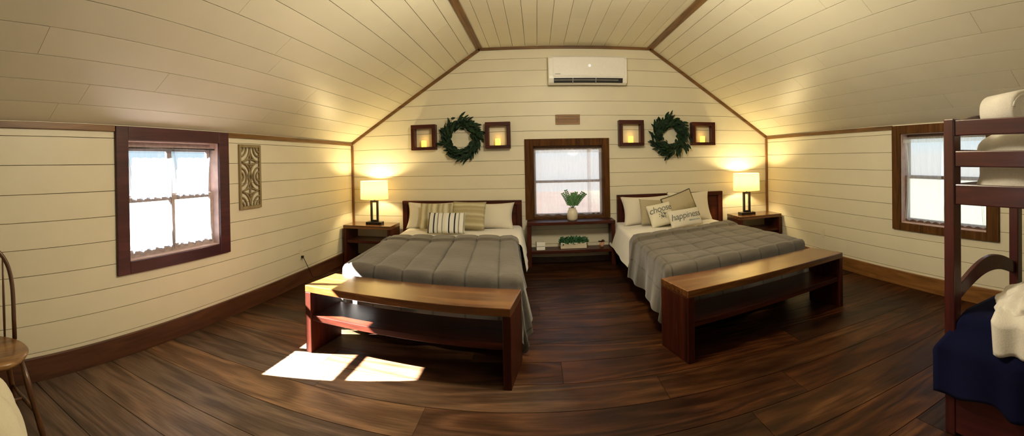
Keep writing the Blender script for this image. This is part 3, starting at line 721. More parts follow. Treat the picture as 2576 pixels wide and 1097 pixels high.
for k in range(7):
    ww = rnd.uniform(.012, .024); z = .052+.02*(x-.02)
    pts = []
    for (xx, zz) in ((x, z), (x+ww, z), (x+ww, z+.011), (x, z+.011)):
        u = xx/(hw[0]/2); vv = (zz-hw[1]/2)/(hw[1]/2); pts.append(bm.verts.new((xx, -pz(u, vv, hw[2]/2)-.004, zz)))
    bm.faces.new(pts); x += ww+.005
obj('small_lettering', bm, M['ink2'], p)['label'] = 'short line of small teal grey lettering'

# ------------------------------------------------------------------ benches at the bed feet
def bench(label, loc, rz, W, D, H=.485, sh=.27):
    t = thing('bench', label, 'bench', loc, rz); th = .05
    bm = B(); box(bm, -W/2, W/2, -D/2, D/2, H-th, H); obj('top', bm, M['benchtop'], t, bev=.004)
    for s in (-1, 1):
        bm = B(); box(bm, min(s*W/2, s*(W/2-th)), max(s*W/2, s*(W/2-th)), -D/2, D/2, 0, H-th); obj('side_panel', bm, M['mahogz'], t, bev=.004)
    bm = B(); box(bm, -W/2+th, W/2-th, -D/2+.015, D/2-.01, sh-.04, sh); obj('shelf', bm, M['mahog'], t, bev=.003)
    return t
bench('long waterfall bench with a low shelf at the foot of the left bed', (-.875, 2.875, 0), rad(-7.4), 1.47, .40)
bench('long waterfall bench with a low shelf at the foot of the right bed', (1.705, 3.06, 0), rad(12.4), 1.62, .37)

# ------------------------------------------------------------------ nightstands and lamps
def nightstand(label, loc, W, D, H):
    t = thing('nightstand', label, 'nightstand', loc); th = .045
    bm = B(); box(bm, -W/2, W/2, -D/2, D/2, H-th, H); obj('top', bm, M['benchtop'], t, bev=.003)
    for s in (-1, 1):
        bm = B(); box(bm, min(s*W/2, s*(W/2-th)), max(s*W/2, s*(W/2-th)), -D/2, D/2, 0, H-th); obj('side_panel', bm, M['mahogz'], t, bev=.003)
    bm = B(); box(bm, -W/2+th, W/2-th, -D/2+.02, D/2, H*.62-.035, H*.62); obj('shelf', bm, M['mahog'], t, bev=.003)
    return t
HN = .54
nightstand('open mahogany nightstand in the left back corner', (-2.225, 5.62, 0), .68, .40, HN)
nightstand('open mahogany nightstand in the right back corner', (3.01, 5.61, 0), .67, .42, HN)
def lamp(label, loc):
    t = thing('table_lamp', label, 'lamp', loc)
    bm = B(); box(bm, -.11, .11, -.065, .065, 0, .035); obj('base', bm, M['lampmetal'], t, bev=.004)
    bm = B(); w, h = .055, .29
    box(bm, -w, -w+.024, -.02, .02, .035, h+.035); box(bm, w-.024, w, -.02, .02, .035, h+.035)
    box(bm, -w+.024, w-.024, -.02, .02, .035, .06); box(bm, -w+.024, w-.024, -.02, .02, h+.01, h+.035)
    obj('stem', bm, M['lampmetal'], t, bev=.002)
    bm = B(); tube(bm, [(0, 0, h+.035), (0, 0, h+.10)], .012, 10); obj('socket', bm, M['lampmetal'], t)
    bm = B(); n = 40; z0, z1 = .345, .59
    rings = [[bm.verts.new((r*cos(2*pi*k/n), r*sin(2*pi*k/n), z)) for k in range(n)] for r, z in ((.19, z0), (.185, z1))]
    for k in range(n): bm.faces.new((rings[0][k], rings[0][(k+1) % n], rings[1][(k+1) % n], rings[1][k]))
    obj('shade', bm, M['shade'], t, smooth=True)
    bm = B(); bmesh.ops.create_uvsphere(bm, u_segments=16, v_segments=10, radius=.032, matrix=Matrix.Translation((0, 0, .455))); obj('bulb', bm, M['bulb'], t, smooth=True)
    return t
la = lamp('table lamp with a dark open frame stem on the left nightstand', (-2.17, 5.60, HN))
lb = dup(la, (2.885, 5.60, HN), 0, 'table lamp with a dark open frame stem on the right nightstand')
def plight(name, loc, power, col, radius):
    l = bpy.data.lights.new(name, 'POINT'); l.energy = power; l.color = col; l.shadow_soft_size = radius
    o = bpy.data.objects.new(name, l); COL.objects.link(o); o.location = loc; return o
LAMP = 21
plight('lamp_light_left', (-2.17, 5.60, HN+.50), LAMP, (1, .78, .38), .04)
plight('lamp_light_right', (2.885, 5.60, HN+.50), LAMP, (1, .78, .38), .04)

# ------------------------------------------------------------------ low shelf under the back window, and what stands on it
t = thing('window_bench_shelf', 'low mahogany shelf unit under the window between the beds', 'shelf', (.43, 5.70, 0))
X0, X1 = -.565, .565
bm = B(); box(bm, X0, X1, -.13, .135, .535, .575); obj('top', bm, M['mahog'], t, bev=.003)
for s in (-1, 1):
    bm = B(); box(bm, min(s*.565, s*.515), max(s*.565, s*.515), -.12, .135, 0, .535); obj('side_panel', bm, M['mahogz'], t, bev=.003)
bm = B(); box(bm, -.515, .515, -.125, .135, .175, .215); obj('shelf', bm, M['mahog'], t, bev=.003)
t = thing('potted_plant', 'white vase of green fern sprigs on the shelf below the window', 'plant', (.45, 5.67, .575))
bm = B(); lathe(bm, [(.05, 0), (.068, .03), (.07, .08), (.062, .125), (.046, .155), (.05, .168), (.042, .168), (.04, .15)], 28); obj('vase', bm, M['ceramic'], t, smooth=True)
bm = B(); r = random.Random(4)
for k in range(13):
    a = r.uniform(0, 2*pi); sp = r.uniform(.2, .85); d = Vector((cos(a)*sp, sin(a)*sp*.7, 1)).normalized(); Ls = r.uniform(.18, .27)
    pts = [Vector((0, 0, .15))+d*Ls*q+Vector((d.x, d.y, 0))*.08*q*q for q in (0, .33, .66, 1)]
    tube(bm, pts, [.003, .0025, .002, .001], 5)
    for q in range(3, 12):
        f = q/12; p0 = Vector((0, 0, .15))+d*Ls*f+Vector((d.x, d.y, 0))*.08*f*f
        for s in (-1, 1):
            sd = d.cross(Vector((0, 1, .1))).normalized()*s; leaf(bm, p0, d*.7+sd, .05*(1.1-f*.6), .02, .25)
obj('fern', bm, M['green'], t)
t = thing('planter', 'long low trough of green boxwood on the lower shelf', 'plant', (.46, 5.70, .215))
bm = B(); box(bm, -.17, .17, -.045, .045, 0, .075); obj('trough', bm, M['ceramic'], t, bev=.006)
bm = B(); r = random.Random(5)
for k in range(420):
    p0 = Vector((r.uniform(-.18, .18), r.uniform(-.05, .05), r.uniform(.06, .13))); d = Vector((r.uniform(-1, 1), r.uniform(-1, .6), r.uniform(-.2, 1)))
    leaf(bm, p0, d, r.uniform(.025, .045), .016, .2)
obj('foliage', bm, M['dgreen'], t)
t = thing('tissue_box', 'small white box at the left end of the lower shelf', 'box', (.03, 5.66, .215), rad(6))
bm = B(); box(bm, -.055, .055, -.05, .05, 0, .10); obj('carton', bm, M['acwhite'], t, bev=.004)
bm = B(); box(bm, -.05, .05, -.052, -.05, .045, .052); obj('band', bm, M['acgrey'], t)
t = thing('small_pot', 'tiny blush pot with a little plant at the right end of the lower shelf', 'plant', (.83, 5.68, .215))
bm = B(); lathe(bm, [(.02, 0), (.03, .03), (.034, .07), (.03, .07), (.024, .05)], 20); obj('pot', bm, M['terra'], t, smooth=True)
bm = B()
for k in range(30):
    a = r.uniform(0, 6.28); leaf(bm, (0, 0, .065), (cos(a), sin(a), r.uniform(.2, 1.2)), r.uniform(.03, .05), .016, .4)
obj('foliage', bm, M['twig'], t)

# ------------------------------------------------------------------ wall things on the gable
t = thing('air_conditioner', 'white wall air conditioner high on the gable wall', 'air conditioner', (.69, YB, 2.34))
w = .515
def acprof(bm, x0, x1, prof):
    extrude_poly(bm, [Vector((x0, y, z)) for y, z in prof], (x1-x0, 0, 0))
bm = B(); acprof(bm, -w, w, [(0, 0.02), (-.11, 0.0), (-.165, .02), (-.185, .075), (-.19, .11), (-.19, .33), (-.16, .375), (0, .375)]); obj('body', bm, M['acwhite'], t, bev=.012)
bm = B(); acprof(bm, -w+.06, w-.035, [(-.18, .085), (-.194, .10), (-.199, .12), (-.198, .345), (-.18, .36)]); obj('front_panel', bm, M['acwhite'], t, bev=.004)
bm = B(); acprof(bm, -w+.07, w-.06, [(-.13, .012), (-.172, .022), (-.192, .078), (-.18, .08)]); v = obj('air_outlet', bm, M['acdark'], t)
v['label'] = 'dark louvred outlet slot'
bm = B()
for x in (-.20, .10):
    acprof(bm, x-.006, x+.006, [(-.13, .01), (-.176, .02), (-.196, .075), (-.18, .08)])
acprof(bm, -w+.07, w-.12, [(-.186, .046), (-.192, .05), (-.193, .056), (-.186, .05)])
obj('louver', bm, M['acgrey'], v)
bm = B(); box(bm, -w+.085, -w+.155, -.2015, -.198, .125, .132); obj('maker_mark', bm, M['acgrey'], t)
bm = B(); bmesh.ops.create_uvsphere(bm, u_segments=16, v_segments=8, radius=.022, matrix=Matrix.Translation((.02, -.196, .235)) @ Matrix.Diagonal((1, .25, 1, 1))); obj('display', bm, M['led'], t, smooth=True)

t = thing('wooden_sign', 'small plain wooden plaque above the window', 'sign', (.425, YB, 1.90))
bm = B(); box(bm, -.163, .163, -.02, 0, -.065, .065); obj('board', bm, M['plaque'], t, bev=.003)
bm = B()
for a in ((-.13, .13, .035, .042), (-.13, .13, -.042, -.035), (-.13, -.123, -.035, .035), (.123, .13, -.035, .035)): box(bm, a[0], a[1], -.024, -.02, a[2], a[3])
obj('raised_border', bm, M['trim'], t)

def candle_box(x0, x1, z0, z1, label, clabel):
    t = thing('hanging_shadow_box', label, 'wall box', ((x0+x1)/2, YB, z0), 0, None); w = (x1-x0)/2; h = z1-z0; th = .05; D = .115
    bm = B(); box(bm, -w, w, -D, 0, 0, th*.8); obj('bottom_board', bm, M['mahog'], t, bev=.003)
    bm = B(); box(bm, -w, w, -D, 0, h-th, h); obj('top_board', bm, M['mahog'], t, bev=.003)
    for s in (-1, 1):
        bm = B(); box(bm, min(s*w, s*(w-th)), max(s*w, s*(w-th)), -D, 0, th*.8, h-th); obj('side_board', bm, M['mahogz'], t, bev=.003)
    c = thing('flameless_candle', clabel, 'candle', ((x0+x1)/2-.003, YB-.06, z0+th*.8))
    bm = B(); lathe(bm, [(.036, 0), (.037, .06), (.036, .086), (.030, .09), (.022, .078), (.004, .075)], 20); b = obj('wax', bm, M['candle'], c, smooth=True)
    bm = B(); tube(bm, [(0, 0, .074), (.002, 0, .092)], .0025, 6); obj('wick', bm, M['black'], c)
    plight('candle_light', ((x0+x1)/2, YB-.06, z0+.16), .06, (1, .55, .12), .02)
candle_box(-1.675, -1.335, 1.534, 1.876, 'mahogany candle box left of the left wreath', 'glowing candle in the box left of the left wreath')
candle_box(-.667, -.335, 1.531, 1.878, 'mahogany candle box right of the left wreath', 'glowing candle in the box right of the left wreath')
candle_box(1.098, 1.438, 1.537, 1.879, 'mahogany candle box left of the right wreath', 'glowing candle in the box left of the right wreath')
candle_box(2.13, 2.475, 1.537, 1.860, 'mahogany candle box right of the right wreath', 'glowing candle in the box right of the right wreath')

def wreath(loc, R, rin, label, seed, n=430):
    t = thing('hanging_wreath', label, 'wreath', loc); r = random.Random(seed)
    bm = B()
    for k in range(3):
        tube(bm, [((R+.015*sin(5*a+k*2))*cos(a), -.045+.015*cos(5*a+k*2), (R+.015*sin(5*a+k*2))*sin(a)) for a in [2*pi*i/48 for i in range(48)]], .012, 6, closed=True)
    obj('twig_ring', bm, M['twig'], t)
    bm = B()
    for k in range(n):
        a = r.uniform(0, 2*pi); q = R+r.gauss(0, .035)
        q = max(rin+.02, q)
        p0 = Vector((q*cos(a), r.uniform(-.10, -.015), q*sin(a)*1.05))
        tan = Vector((-sin(a), 0, cos(a))); ra = Vector((cos(a), 0, sin(a)))
        outw = r.uniform(-.35, 1.0) if q > R-.02 else r.uniform(-.15, .4)
        d = tan*r.uniform(.4, 1.0)*(-1) + ra*outw + Vector((0, r.uniform(-.8, .1), 0))
        leaf(bm, p0, d, r.uniform(.06, .125), r.uniform(.025, .042), r.uniform(-.1, .4), r.choice((0, 0, 1)), (r.uniform(-.3, .3), -1, r.uniform(-.2, .6)))
    for v in bm.verts: v.co.y = min(v.co.y, -.006)
    obj('foliage', bm, [M['leaf'], M['leaf2']], t)
wreath((-.99, YB, 1.675), .19, .115, 'dark green leafy wreath above the left bed', 31)
wreath((1.82, YB, 1.665), .175, .075, 'dark green leafy wreath above the right bed', 32, 470)

# carved lattice panel on the left wall (local x -> world y)
t = thing('lattice_panel', 'carved tan wooden lattice panel on the left wall', 'wall art', (XL, 3.41, .95), rad(90))
pw_, phh = .345, .62
bm = B(); f = .028
box(bm, -pw_/2, -pw_/2+f, -.022, 0, 0, phh); box(bm, pw_/2-f, pw_/2, -.022, 0, 0, phh); box(bm, -pw_/2+f, pw_/2-f, -.022, 0, 0, f); box(bm, -pw_/2+f, pw_/2-f, -.022, 0, phh-f, phh)
obj('frame', bm, M['lattice'], t, bev=.002)
bm = B(); iw = pw_/2-f; ih = phh-2*f
def arc(cx, cz, rx, rz_, a0, a1, n=18):
    pts = []
    for i in range(n+1):
        a = a0+(a1-a0)*i/n; x, z = cx+rx*cos(a), cz+rz_*sin(a)
        pts.append((x, -.011, z))
    tube(bm, pts, .0095, 6)
c1, c2 = f+ih*.25, f+ih*.75; mid = f+ih*.5
for s in (-1, 1):
    for cz, a0, a1 in ((mid, -pi/2, pi/2), (f, 0, pi/2), (f+ih, -pi/2, 0)):
        for k in (1, .62, .3):
            if s == 1: arc(iw, cz, -iw*k, ih*.25*k, a0, a1)
            else: arc(-iw, cz, iw*k, ih*.25*k, a0, a1)
for cz in (f, mid, f+ih):
    h_ = ih*.25
    for s in (-1, 1):
        a = [(0, -.011, max(f, cz-h_*.55)), (s*iw*.2, -.011, cz), (0, -.011, min(f+ih, cz+h_*.55))]
        if cz == mid: tube(bm, a, .0085, 6)
for cz in (c1, c2):
    tube(bm, [(0, -.011, cz-.09), (0, -.011, cz+.09)], .0085, 6)
    tube(bm, [(-iw, -.011, cz), (0, -.011, cz+.03), (iw, -.011, cz)], .0085, 6)
    tube(bm, [(-iw, -.011, cz), (0, -.011, cz-.03), (iw, -.011, cz)], .0085, 6)
obj('carving', bm, M['lattice'], t)

# outlets
def outlet(loc, rz, label, plug=False):
    t = thing('wall_outlet', label, 'outlet', loc, rz)
    bm = B(); box(bm, -.036, .036, -.006, 0, -.058, .058); obj('plate', bm, M['plate'], t, bev=.003)
    for z in (-.026, .026):
        bm = B(); box(bm, -.014, .014, -.0085, -.006, z-.016, z+.016); obj('receptacle', bm, M['plate'], t, bev=.002)
    if plug:
        bm = B(); box(bm, -.014, .014, -.035, -.0085, -.04, -.012); obj('plug', bm, M['black'], t, bev=.004)
outlet((XL, 4.356, .335), rad(90), 'small wall outlet with a black plug on the left wall', True)
outlet((XR, 4.458, .38), rad(-90), 'small wall outlet on the right wall behind the right bench')
bm = B(); tube(bm, [(XL+.03, 4.356, .31), (XL+.06, 4.40, .20), (XL+.07, 4.5, .05), (XL+.10, 4.7, .012), (XL+.14, 5.0, .008), (XL+.2, 5.3, .008), (XL+.16, 5.5, .008)], .004, 6)
tag(obj('power_cord', bm, M['black']), 'black lamp cord running along the floor to the left outlet', 'cord')

# ------------------------------------------------------------------ spindle-back chair at the left edge
t = thing('spindle_chair', 'bow-back wooden spindle chair against the left wall', 'chair', (-2.15, .725, 0), rad(90))
# local: front of the chair is -y ( -> world +x ), x -> world y
H = .445
bm = B(); prof = []
n = 40
lo, hi, tp = [], [], []
for k in range(n):
    a = 2*pi*k/n; sx = .188*(1+.06*cos(2*a)); sy = .2
    x, y = sx*cos(a), sy*sin(a)
    lo.append(bm.verts.new((x*.9, y*.9, H-.04))); hi.append(bm.verts.new((x, y, H-.012))); tp.append(bm.verts.new((x*.93, y*.93, H)))
inn = [bm.verts.new((.215*.5*cos(2*pi*k/n), .2*.5*sin(2*pi*k/n), H-.010)) for k in range(n)]
bm.faces.new(lo[::-1]); bm.faces.new(inn)
for A_, C_ in ((lo, hi), (hi, tp), (tp, inn)):
    for k in range(n): bm.faces.new((A_[k], A_[(k+1) % n], C_[(k+1) % n], C_[k]))
obj('seat', bm, M['chairseat'], t, smooth=True)
def bowpt(s):   # s in 0..1 along the bow
    a = pi*s; x = -.185*cos(a)*(1+.36*sin(a)); hz = .50*sin(a)**.62
    return Vector((x, .125+.10*(hz/.5), H+hz))
bm = B(); tube(bm, [bowpt(i/40)-Vector((0, 0, .02 if i in (0, 40) else 0)) for i in range(41)], .0135, 10); obj('bow', bm, M['chair'], t)
for k in range(7):
    x = -.135+.045*k; bx_ = x*.98
    # find the bow height at that x
    best = min((abs(bowpt(i/200).x-x*1.12), i) for i in range(20, 181))[1]; q = bowpt(best/200)
    bm = B(); p0 = Vector((bx_, .14, H-.012)); tube(bm, [p0, p0.lerp(q, .35), p0.lerp(q, .7), q], [.0065, .0085, .0065, .0055], 8); obj('spindle', bm, M['chair'], t)
feet = []
for sx in (-1, 1):
    for sy in (-1, 1):
        a = Vector((sx*.12, sy*.12, H-.03)); b = Vector((sx*.212, sy*.19-.02, 0))
        bm = B(); tube(bm, [a, a.lerp(b, .3), a.lerp(b, .5), a.lerp(b, .75), b], [.012, .019, .016, .017, .011], 10); obj('leg', bm, M['chair'], t); feet.append((a, b))
bm = B()
s1 = (feet[0][0].lerp(feet[0][1], .6), feet[1][0].lerp(feet[1][1], .6)); s2 = (feet[2][0].lerp(feet[2][1], .6), feet[3][0].lerp(feet[3][1], .6))
for s_ in (s1, s2): tube(bm, [s_[0], (s_[0]+s_[1])/2, s_[1]], [.008, .012, .008], 8)
tube(bm, [(s1[0]+s1[1])/2, ((s1[0]+s1[1]+s2[0]+s2[1])/4), (s2[0]+s2[1])/2], [.008, .012, .008], 8)
obj('stretcher', bm, M['chair'], t)

# crumpled cloth mound helper
def mound(name, c, ax, mat, seed, amp=.03, n=56, power=2.6, zmin=0.0, fine=.012):
    r = random.Random(seed); ph = [r.uniform(0, 6.28) for _ in range(12)]
    bm = B(); rings = []
    for j in range(n//2+1):
        th = (pi/2)*j/(n//2); row = []
        for i in range(n):
            a = 2*pi*i/n
            cx, cy = cos(a), sin(a); k = (abs(cx)**power+abs(cy)**power)**(-1/power)
            s, cz = sin(th), cos(th); k2 = (s**power+cz**power)**(-1/power)
            f = amp*(sin(5*a+3*th+ph[0])+.7*sin(9*a-5*th+ph[1])+.6*sin(3*a+8*th+ph[2])) + fine*(sin(17*a+6*th+ph[3])+sin(13*a-14*th+ph[4]))
            q = 1+f*2.2
            row.append(bm.verts.new((c[0]+ax[0]*cx*k*s*k2*q, c[1]+ax[1]*cy*k*s*k2*q, max(zmin, c[2]+ax[2]*cz*k2*(1+f*min(1, 3*s)))) ))
        rings.append(row)
    for A_, C_ in zip(rings, rings[1:]):
        for i in range(n): bm.faces.new((A_[i], A_[(i+1) % n], C_[(i+1) % n], C_[i]))
    bmesh.ops.remove_doubles(bm, verts=bm.verts[:], dist=1e-5)
    return obj(name, bm, mat, None, smooth=True)
o = mound('cloth_cover', (-1.655, .32, 0), (.32, .38, .60), M['cream'], 5, .012, 72, 3.0, .002, .006)
tag(o, 'cream cloth cover draped in front of the spindle chair', 'cloth')

# ------------------------------------------------------------------ bunk bed on the right
t = thing('bunk_bed', 'dark cherry wooden bunk bed along the right side', 'bunk bed', (2.06, .32, 0))
BX0, BX1, BY1, BY0 = 1.70-2.06, 2.42-2.06, 1.285-.32, -.66-.32
p = .062
for (x, y) in ((BX0, BY1-p), (BX1-p, BY1-p), (BX0, BY0), (BX1-p, BY0)):
    bm = B(); box(bm, x, x+p, y, y+p, 0, 1.527); obj('post', bm, M['bunkz'], t, bev=.006)
for x0 in (BX0+.008, BX1-.035):
    for z0, z1, nm in ((1.445, 1.52, 'guard_rail'), (1.297, 1.373, 'guard_rail'), (1.118, 1.215, 'side_rail')):
        bm = B(); box(bm, x0, x0+.027, BY0+p, BY1-p, z0, z1); obj(nm, bm, M['bunk'], t, bev=.005)
    bm = B(); box(bm, x0, x0+.027, BY0+p, BY1-p, .28, .40); obj('side_rail', bm, M['bunk'], t, bev=.005)
def arch(z, rise, y, h):
    bm = B(); n = 24; x0, x1 = BX0+p, BX1-p; lo, hi = [], []
    for i in range(n+1):
        s = i/n; x = lerp(x0, x1, s); b = rise*sin(pi*s)
        lo.append((x, z+b*.85)); hi.append((x, z+h+b))
    pts = lo+hi[::-1]
    fr = [bm.verts.new((x, y, zz)) for x, zz in pts]; bk = [bm.verts.new((x, y+.027, zz)) for x, zz in pts]; m = len(pts)
    for i in range(n):
        a, b_, c_, d_ = i, i+1, m-2-i, m-1-i
        bm.faces.new((fr[a], fr[b_], fr[c_], fr[d_])); bm.faces.new((bk[a], bk[d_], bk[c_], bk[b_]))
    for i in range(m): bm.faces.new((fr[i], bk[i], bk[(i+1) % m], fr[(i+1) % m]))
    obj('arched_end_board', bm, M['bunk'], t, bev=.003)
for y in (BY1-.045, BY0+.018):
    arch(.635, .095, y, .072); arch(1.465, .055, y, .05); arch(1.30, .0, y, .08)
    bm = B(); box(bm, BX0+p, BX1-p, y, y+.027, 1.118, 1.215); obj('end_rail', bm, M['bunk'], t, bev=.004)
    bm = B(); box(bm, BX0+p, BX1-p, y, y+.027, .28, .40); obj('end_rail', bm, M['bunk'], t, bev=.004)
bm = B(); box(bm, BX0+.04, BX1-.04, BY0+p, BY1-p, 1.12, 1.19); obj('upper_mattress', bm, M['sheet'], t, bev=.02)
bm = B(); box(bm, BX0+.04, BX1-.04, BY0+p, BY1-p, .36, .575); obj('lower_mattress', bm, M['sheet'], t, bev=.03)
bm = B(); box(bm, BX0+.004, BX0+.03, BY0+p, BY1-p, .015, .27); obj('drawer_front', bm, M['bunk'], t, bev=.004)

# navy bedspread: top plus a drop over the side that wraps past the corner post
bm = B(); na, nb = 56, 90; rr = random.Random(8); g = []
Wt, drop = .60, .42
for j in range(nb+1):
    s = j/nb; row = []
    for i in range(na+1):
        a = (Wt+drop)*i/na
        y = lerp(1.205, -.58, s)
        if a < Wt: x = 2.36-a; z = .592+.006*sin(9*y+5*a)
        else:
            d = a-Wt; r_ = .05
            if d < r_*pi/2: x = 1.76-r_*sin(d/r_)*1.0; z = .592-r_*(1-cos(d/r_))
            else: x = 1.71-.05*min(1, (d-.078)/.1)-.012*sin(y*14+1)*min(1, d/.25)-.01*sin(y*31)*min(1, d/.3); z = .542-(d-.078)
            k = max(0, 1-s*9); y += k*min(.13, max(0, d-.05)*.8)
            if s < .25: z += .05*max(0, sin((s-.05)*26))*max(0, (d-.25)/.2)
        row.append(bm.verts.new((x, y, max(.15, z))))
    g.append(row)
for A_, C_ in zip(g, g[1:]):
    for i in range(na): bm.faces.new((A_[i], A_[i+1], C_[i+1], C_[i]))
o = obj('bedspread', bm, M['navy'], None, smooth=True)
sm = o.modifiers.new('solid', 'SOLIDIFY'); sm.thickness = .008
tag(o, 'navy blue bedspread hanging over the lower bunk', 'bedspread')
o = mound('towel_bundle', (1.95, .83, .60), (.26, .27, .13), M['towel'], 12, .022, 90, 2.2, .603, .016)
tag(o, 'crumpled white towels lying on the navy bedspread', 'towel')
# hanging corner of the towels over the bedspread edge
bm = B(); g = []
for j in range(15):
    v = j/14; row = []
    for i in range(13):
        u = i/12; y = lerp(1.0, .76, u)-.02*v*cos(u*3); d = v*.30
        if d < .12: x = 1.80-d; z = .655-.02*v
        else: x = 1.655-.012*sin(u*9); z = .625-(d-.12)*(.82-.25*(u-.3)**2)
        row.append(bm.verts.new((x-.004, y, z+.006*sin(9*u+4*v))))
    g.append(row)
for A_, C_ in zip(g, g[1:]):
    for i in range(12): bm.faces.new((A_[i], A_[i+1], C_[i+1], C_[i]))
w_ = obj('hanging_corner', bm, M['towel'], o, smooth=True)
sm = w_.modifiers.new('solid', 'SOLIDIFY'); sm.thickness = .008; w_.matrix_parent_inverse = Matrix.Identity(4)
# white bedding on the upper bunk
o = mound('folded_duvet', (2.06, .78, 1.192), (.275, .44, .305), M['towel'], 17, .010, 56, 4.5, 1.193, .006)
tag(o, 'folded white duvet on the upper bunk behind the guard rails', 'duvet')
t = thing('towel_roll', 'rolled white towel on top of the folded duvet', 'towel', (1.965, 1.045, 1.49), rad(-27))
bm = B(); L_, rx, rz_ = .30, .115, .088
n = 40; rings = []
for q, k in ((-.5, .0), (-.5, .55), (-.495, .86), (-.46, 1), (.46, 1), (.495, .86), (.5, .55), (.5, 0)):
    rings.append([bm.verts.new((rx*k*math.copysign(abs(cos(2*pi*i/n))**.8, cos(2*pi*i/n)), L_*q, rz_+rz_*k*math.copysign(abs(sin(2*pi*i/n))**.8, sin(2*pi*i/n)))) for i in range(n)])
for A_, C_ in zip(rings, rings[1:]):
    for i in range(n): bm.faces.new((A_[i], A_[(i+1) % n], C_[(i+1) % n], C_[i]))
bmesh.ops.remove_doubles(bm, verts=bm.verts[:], dist=1e-5)
obj('roll', bm, M['towel'], t, smooth=True)
bm = B(); pts = []
for i in range(60):
    a = 2*pi*2.5*i/59; r_ = .1+.75*i/59; pts.append((rx*r_*cos(a), -L_/2+.004, rz_+rz_*r_*sin(a)))
tube(bm, pts, .008, 6); obj('spiral_edge', bm, M['towel'], t)

# ------------------------------------------------------------------ sets of like things
for base, grp in (('hanging_shadow_box', 'candle boxes on the gable wall'), ('flameless_candle', 'candles in the wall boxes'), ('hanging_wreath', 'wreaths above the beds'), ('bed', 'queen beds'),
                  ('bed_sheet', 'white bed sheets'), ('comforter', 'taupe comforters'), ('pillow', 'white bed pillows'), ('throw_pillow', 'throw cushions on the beds'), ('lumbar_pillow', 'lumbar cushions on the beds'),
                  ('bench', 'benches at the bed feet'), ('nightstand', 'nightstands in the back corners'), ('table_lamp', 'nightstand lamps'), ('sheer_curtain', 'sheer curtains at the windows'),
                  ('curtain_rod', 'curtain rods at the windows'), ('wall_outlet', 'wall outlets')):
    for q in bpy.data.objects:
        if q.parent is None and q.get('category') and q.name.split('.')[0] == base: q['group'] = grp
# ------------------------------------------------------------------ outside
def ground():
    m, nt = newmat('outside_ground'); b = bsdf(nt, .95, .1)
    tc = N(nt, 'ShaderNodeTexCoord'); nz = N(nt, 'ShaderNodeTexNoise'); nz.inputs['Scale'].default_value = .35; nz.inputs['Detail'].default_value = 6
    lk(nt, tc.outputs['Object'], nz.inputs['Vector'])
    r = ramp(nt, [(.35, (.019, .0125, .0098)), (.55, (.023, .0155, .0125)), (.7, (.017, .0135, .009))]); lk(nt, nz.outputs['Fac'], r.inputs[0])
    sp = N(nt, 'ShaderNodeSeparateXYZ'); lk(nt, tc.outputs['Object'], sp.inputs[0])
    mr = N(nt, 'ShaderNodeMapRange'); mr.inputs['From Min'].default_value = 5; mr.inputs['From Max'].default_value = 9; lk(nt, sp.outputs[0], mr.inputs['Value'])
    mx = N(nt, 'ShaderNodeMix', data_type='RGBA'); lk(nt, mr.outputs[0], mx.inputs[0]); lk(nt, r.outputs[0], mx.inputs[6]); mx.inputs[7].default_value = (.031, .033, .024, 1)
    ml = N(nt, 'ShaderNodeMapRange'); ml.inputs['From Min'].default_value = -4; ml.inputs['From Max'].default_value = -8; lk(nt, sp.outputs[0], ml.inputs['Value'])
    m2 = N(nt, 'ShaderNodeMix', data_type='RGBA'); lk(nt, ml.outputs[0], m2.inputs[0]); lk(nt, mx.outputs[2], m2.inputs[6]); m2.inputs[7].default_value = (.075, .075, .07, 1)
    lk(nt, m2.outputs[2], b.inputs['Base Color'])
    return m
bm = B(); box(bm, -60, 60, -60, 60, -2.9, -2.8)
struct(obj('ground_outside', bm, ground()), 'pale sunlit ground outside the windows', 'ground')

# ------------------------------------------------------------------ light
w = bpy.data.worlds.new('sky'); SC.world = w; w.use_nodes = True; nt = w.node_tree; nt.nodes.clear()
out = N(nt, 'ShaderNodeOutputWorld'); bg = N(nt, 'ShaderNodeBackground'); bg.inputs[1].default_value = .84
tc = N(nt, 'ShaderNodeTexCoord'); sp = N(nt, 'ShaderNodeSeparateXYZ'); lk(nt, tc.outputs['Generated'], sp.inputs[0])
r = ramp(nt, [(0, (.9, .88, .85)), (.03, (.74, .91, 1)), (.35, (.55, .78, 1)), (1, (.3, .55, .95))]); lk(nt, sp.outputs[2], r.inputs[0])
lk(nt, r.outputs[0], bg.inputs[0]); lk(nt, bg.outputs[0], out.inputs[0])
sun = bpy.data.lights.new('sun', 'SUN'); sun.energy = 170; sun.angle = rad(.6); sun.color = (1, .97, .93)
so = bpy.data.objects.new('sun', sun); COL.objects.link(so); so.rotation_euler = Vector((1.3, .43, -1.0)).to_track_quat('-Z', 'Y').to_euler()
plight('room_light', (1.1, -1.3, 1.7), 11, (1, .88, .66), .2)
plight('overhead_fill', (.42, 2.6, 2.42), 98, (1, .88, .66), .2)  # added overhead fill to even out walls and ceiling; no fixture hangs here
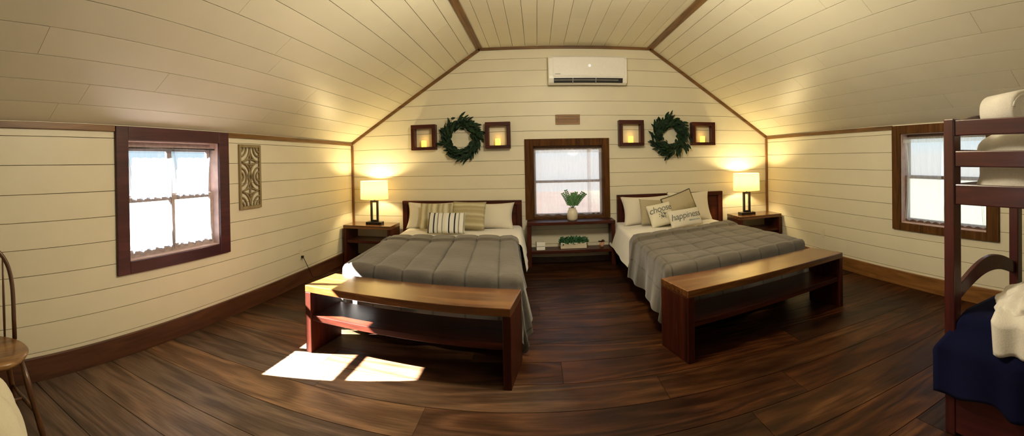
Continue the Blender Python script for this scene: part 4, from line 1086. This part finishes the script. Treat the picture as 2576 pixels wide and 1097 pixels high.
def portal(loc, rz, w, h, nrm):
    l = bpy.data.lights.new('window_portal', 'AREA'); l.shape = 'RECTANGLE'; l.size = w; l.size_y = h; l.cycles.is_portal = True
    o = bpy.data.objects.new('window_portal', l); COL.objects.link(o); o.location = loc; o.rotation_euler = Vector(nrm).to_track_quat('-Z', 'Y').to_euler()
portal((XL-.13, (WL[0]+WL[1])/2, 1.12), 0, 1.1, 1.0, (1, 0, 0))
portal(((WB[0]+WB[1])/2, YB+.13, 1.07), 0, 1.0, 1.0, (0, -1, 0))
portal((XR+.13, (WR[0]+WR[1])/2, 1.12), 0, 1.1, 1.0, (-1, 0, 0))

# ------------------------------------------------------------------ camera: the photograph is a cylindrical panorama
F, U0, V0, PITCH, ROLL = 1108.161, 1349.724, 415.214, -.0082, -.0197
c, s = cos(PITCH), sin(PITCH); R1 = Matrix(((1, 0, 0), (0, c, s), (0, -s, c)))
c, s = cos(ROLL), sin(ROLL); R2 = Matrix(((c, 0, s), (0, 1, 0), (-s, 0, c)))
R = (R2 @ R1).transposed()
ex, ey, ez = R @ Vector((1, 0, 0)), R @ Vector((0, 1, 0)), R @ Vector((0, 0, 1))
cd = bpy.data.cameras.new('camera'); cd.type = 'PANO'; cd.panorama_type = 'CENTRAL_CYLINDRICAL'
cd.central_cylindrical_range_u_min = (0-U0)/F; cd.central_cylindrical_range_u_max = (2576-U0)/F
cd.central_cylindrical_range_v_min = (V0-1097)/F; cd.central_cylindrical_range_v_max = V0/F
cd.central_cylindrical_radius = 1.0; cd.clip_start = .02; cd.clip_end = 300
co = bpy.data.objects.new('camera', cd); COL.objects.link(co)
mw = Matrix.Identity(4)
for i in range(3): mw[i][0], mw[i][1], mw[i][2] = ex[i], ez[i], -ey[i]
mw[0][3], mw[1][3], mw[2][3] = 0, 0, EYE
co.matrix_world = mw
SC.camera = co
SC.view_settings.view_transform = 'Standard'; SC.view_settings.look = 'None'; SC.view_settings.exposure = .62; SC.view_settings.gamma = 1
try:
    SC.cycles.use_denoising = True
    SC.cycles.max_bounces = 10; SC.cycles.diffuse_bounces = 6; SC.cycles.transparent_max_bounces = 16
    SC.cycles.sample_clamp_indirect = 6; SC.cycles.caustics_reflective = False; SC.cycles.caustics_refractive = False
except Exception: pass
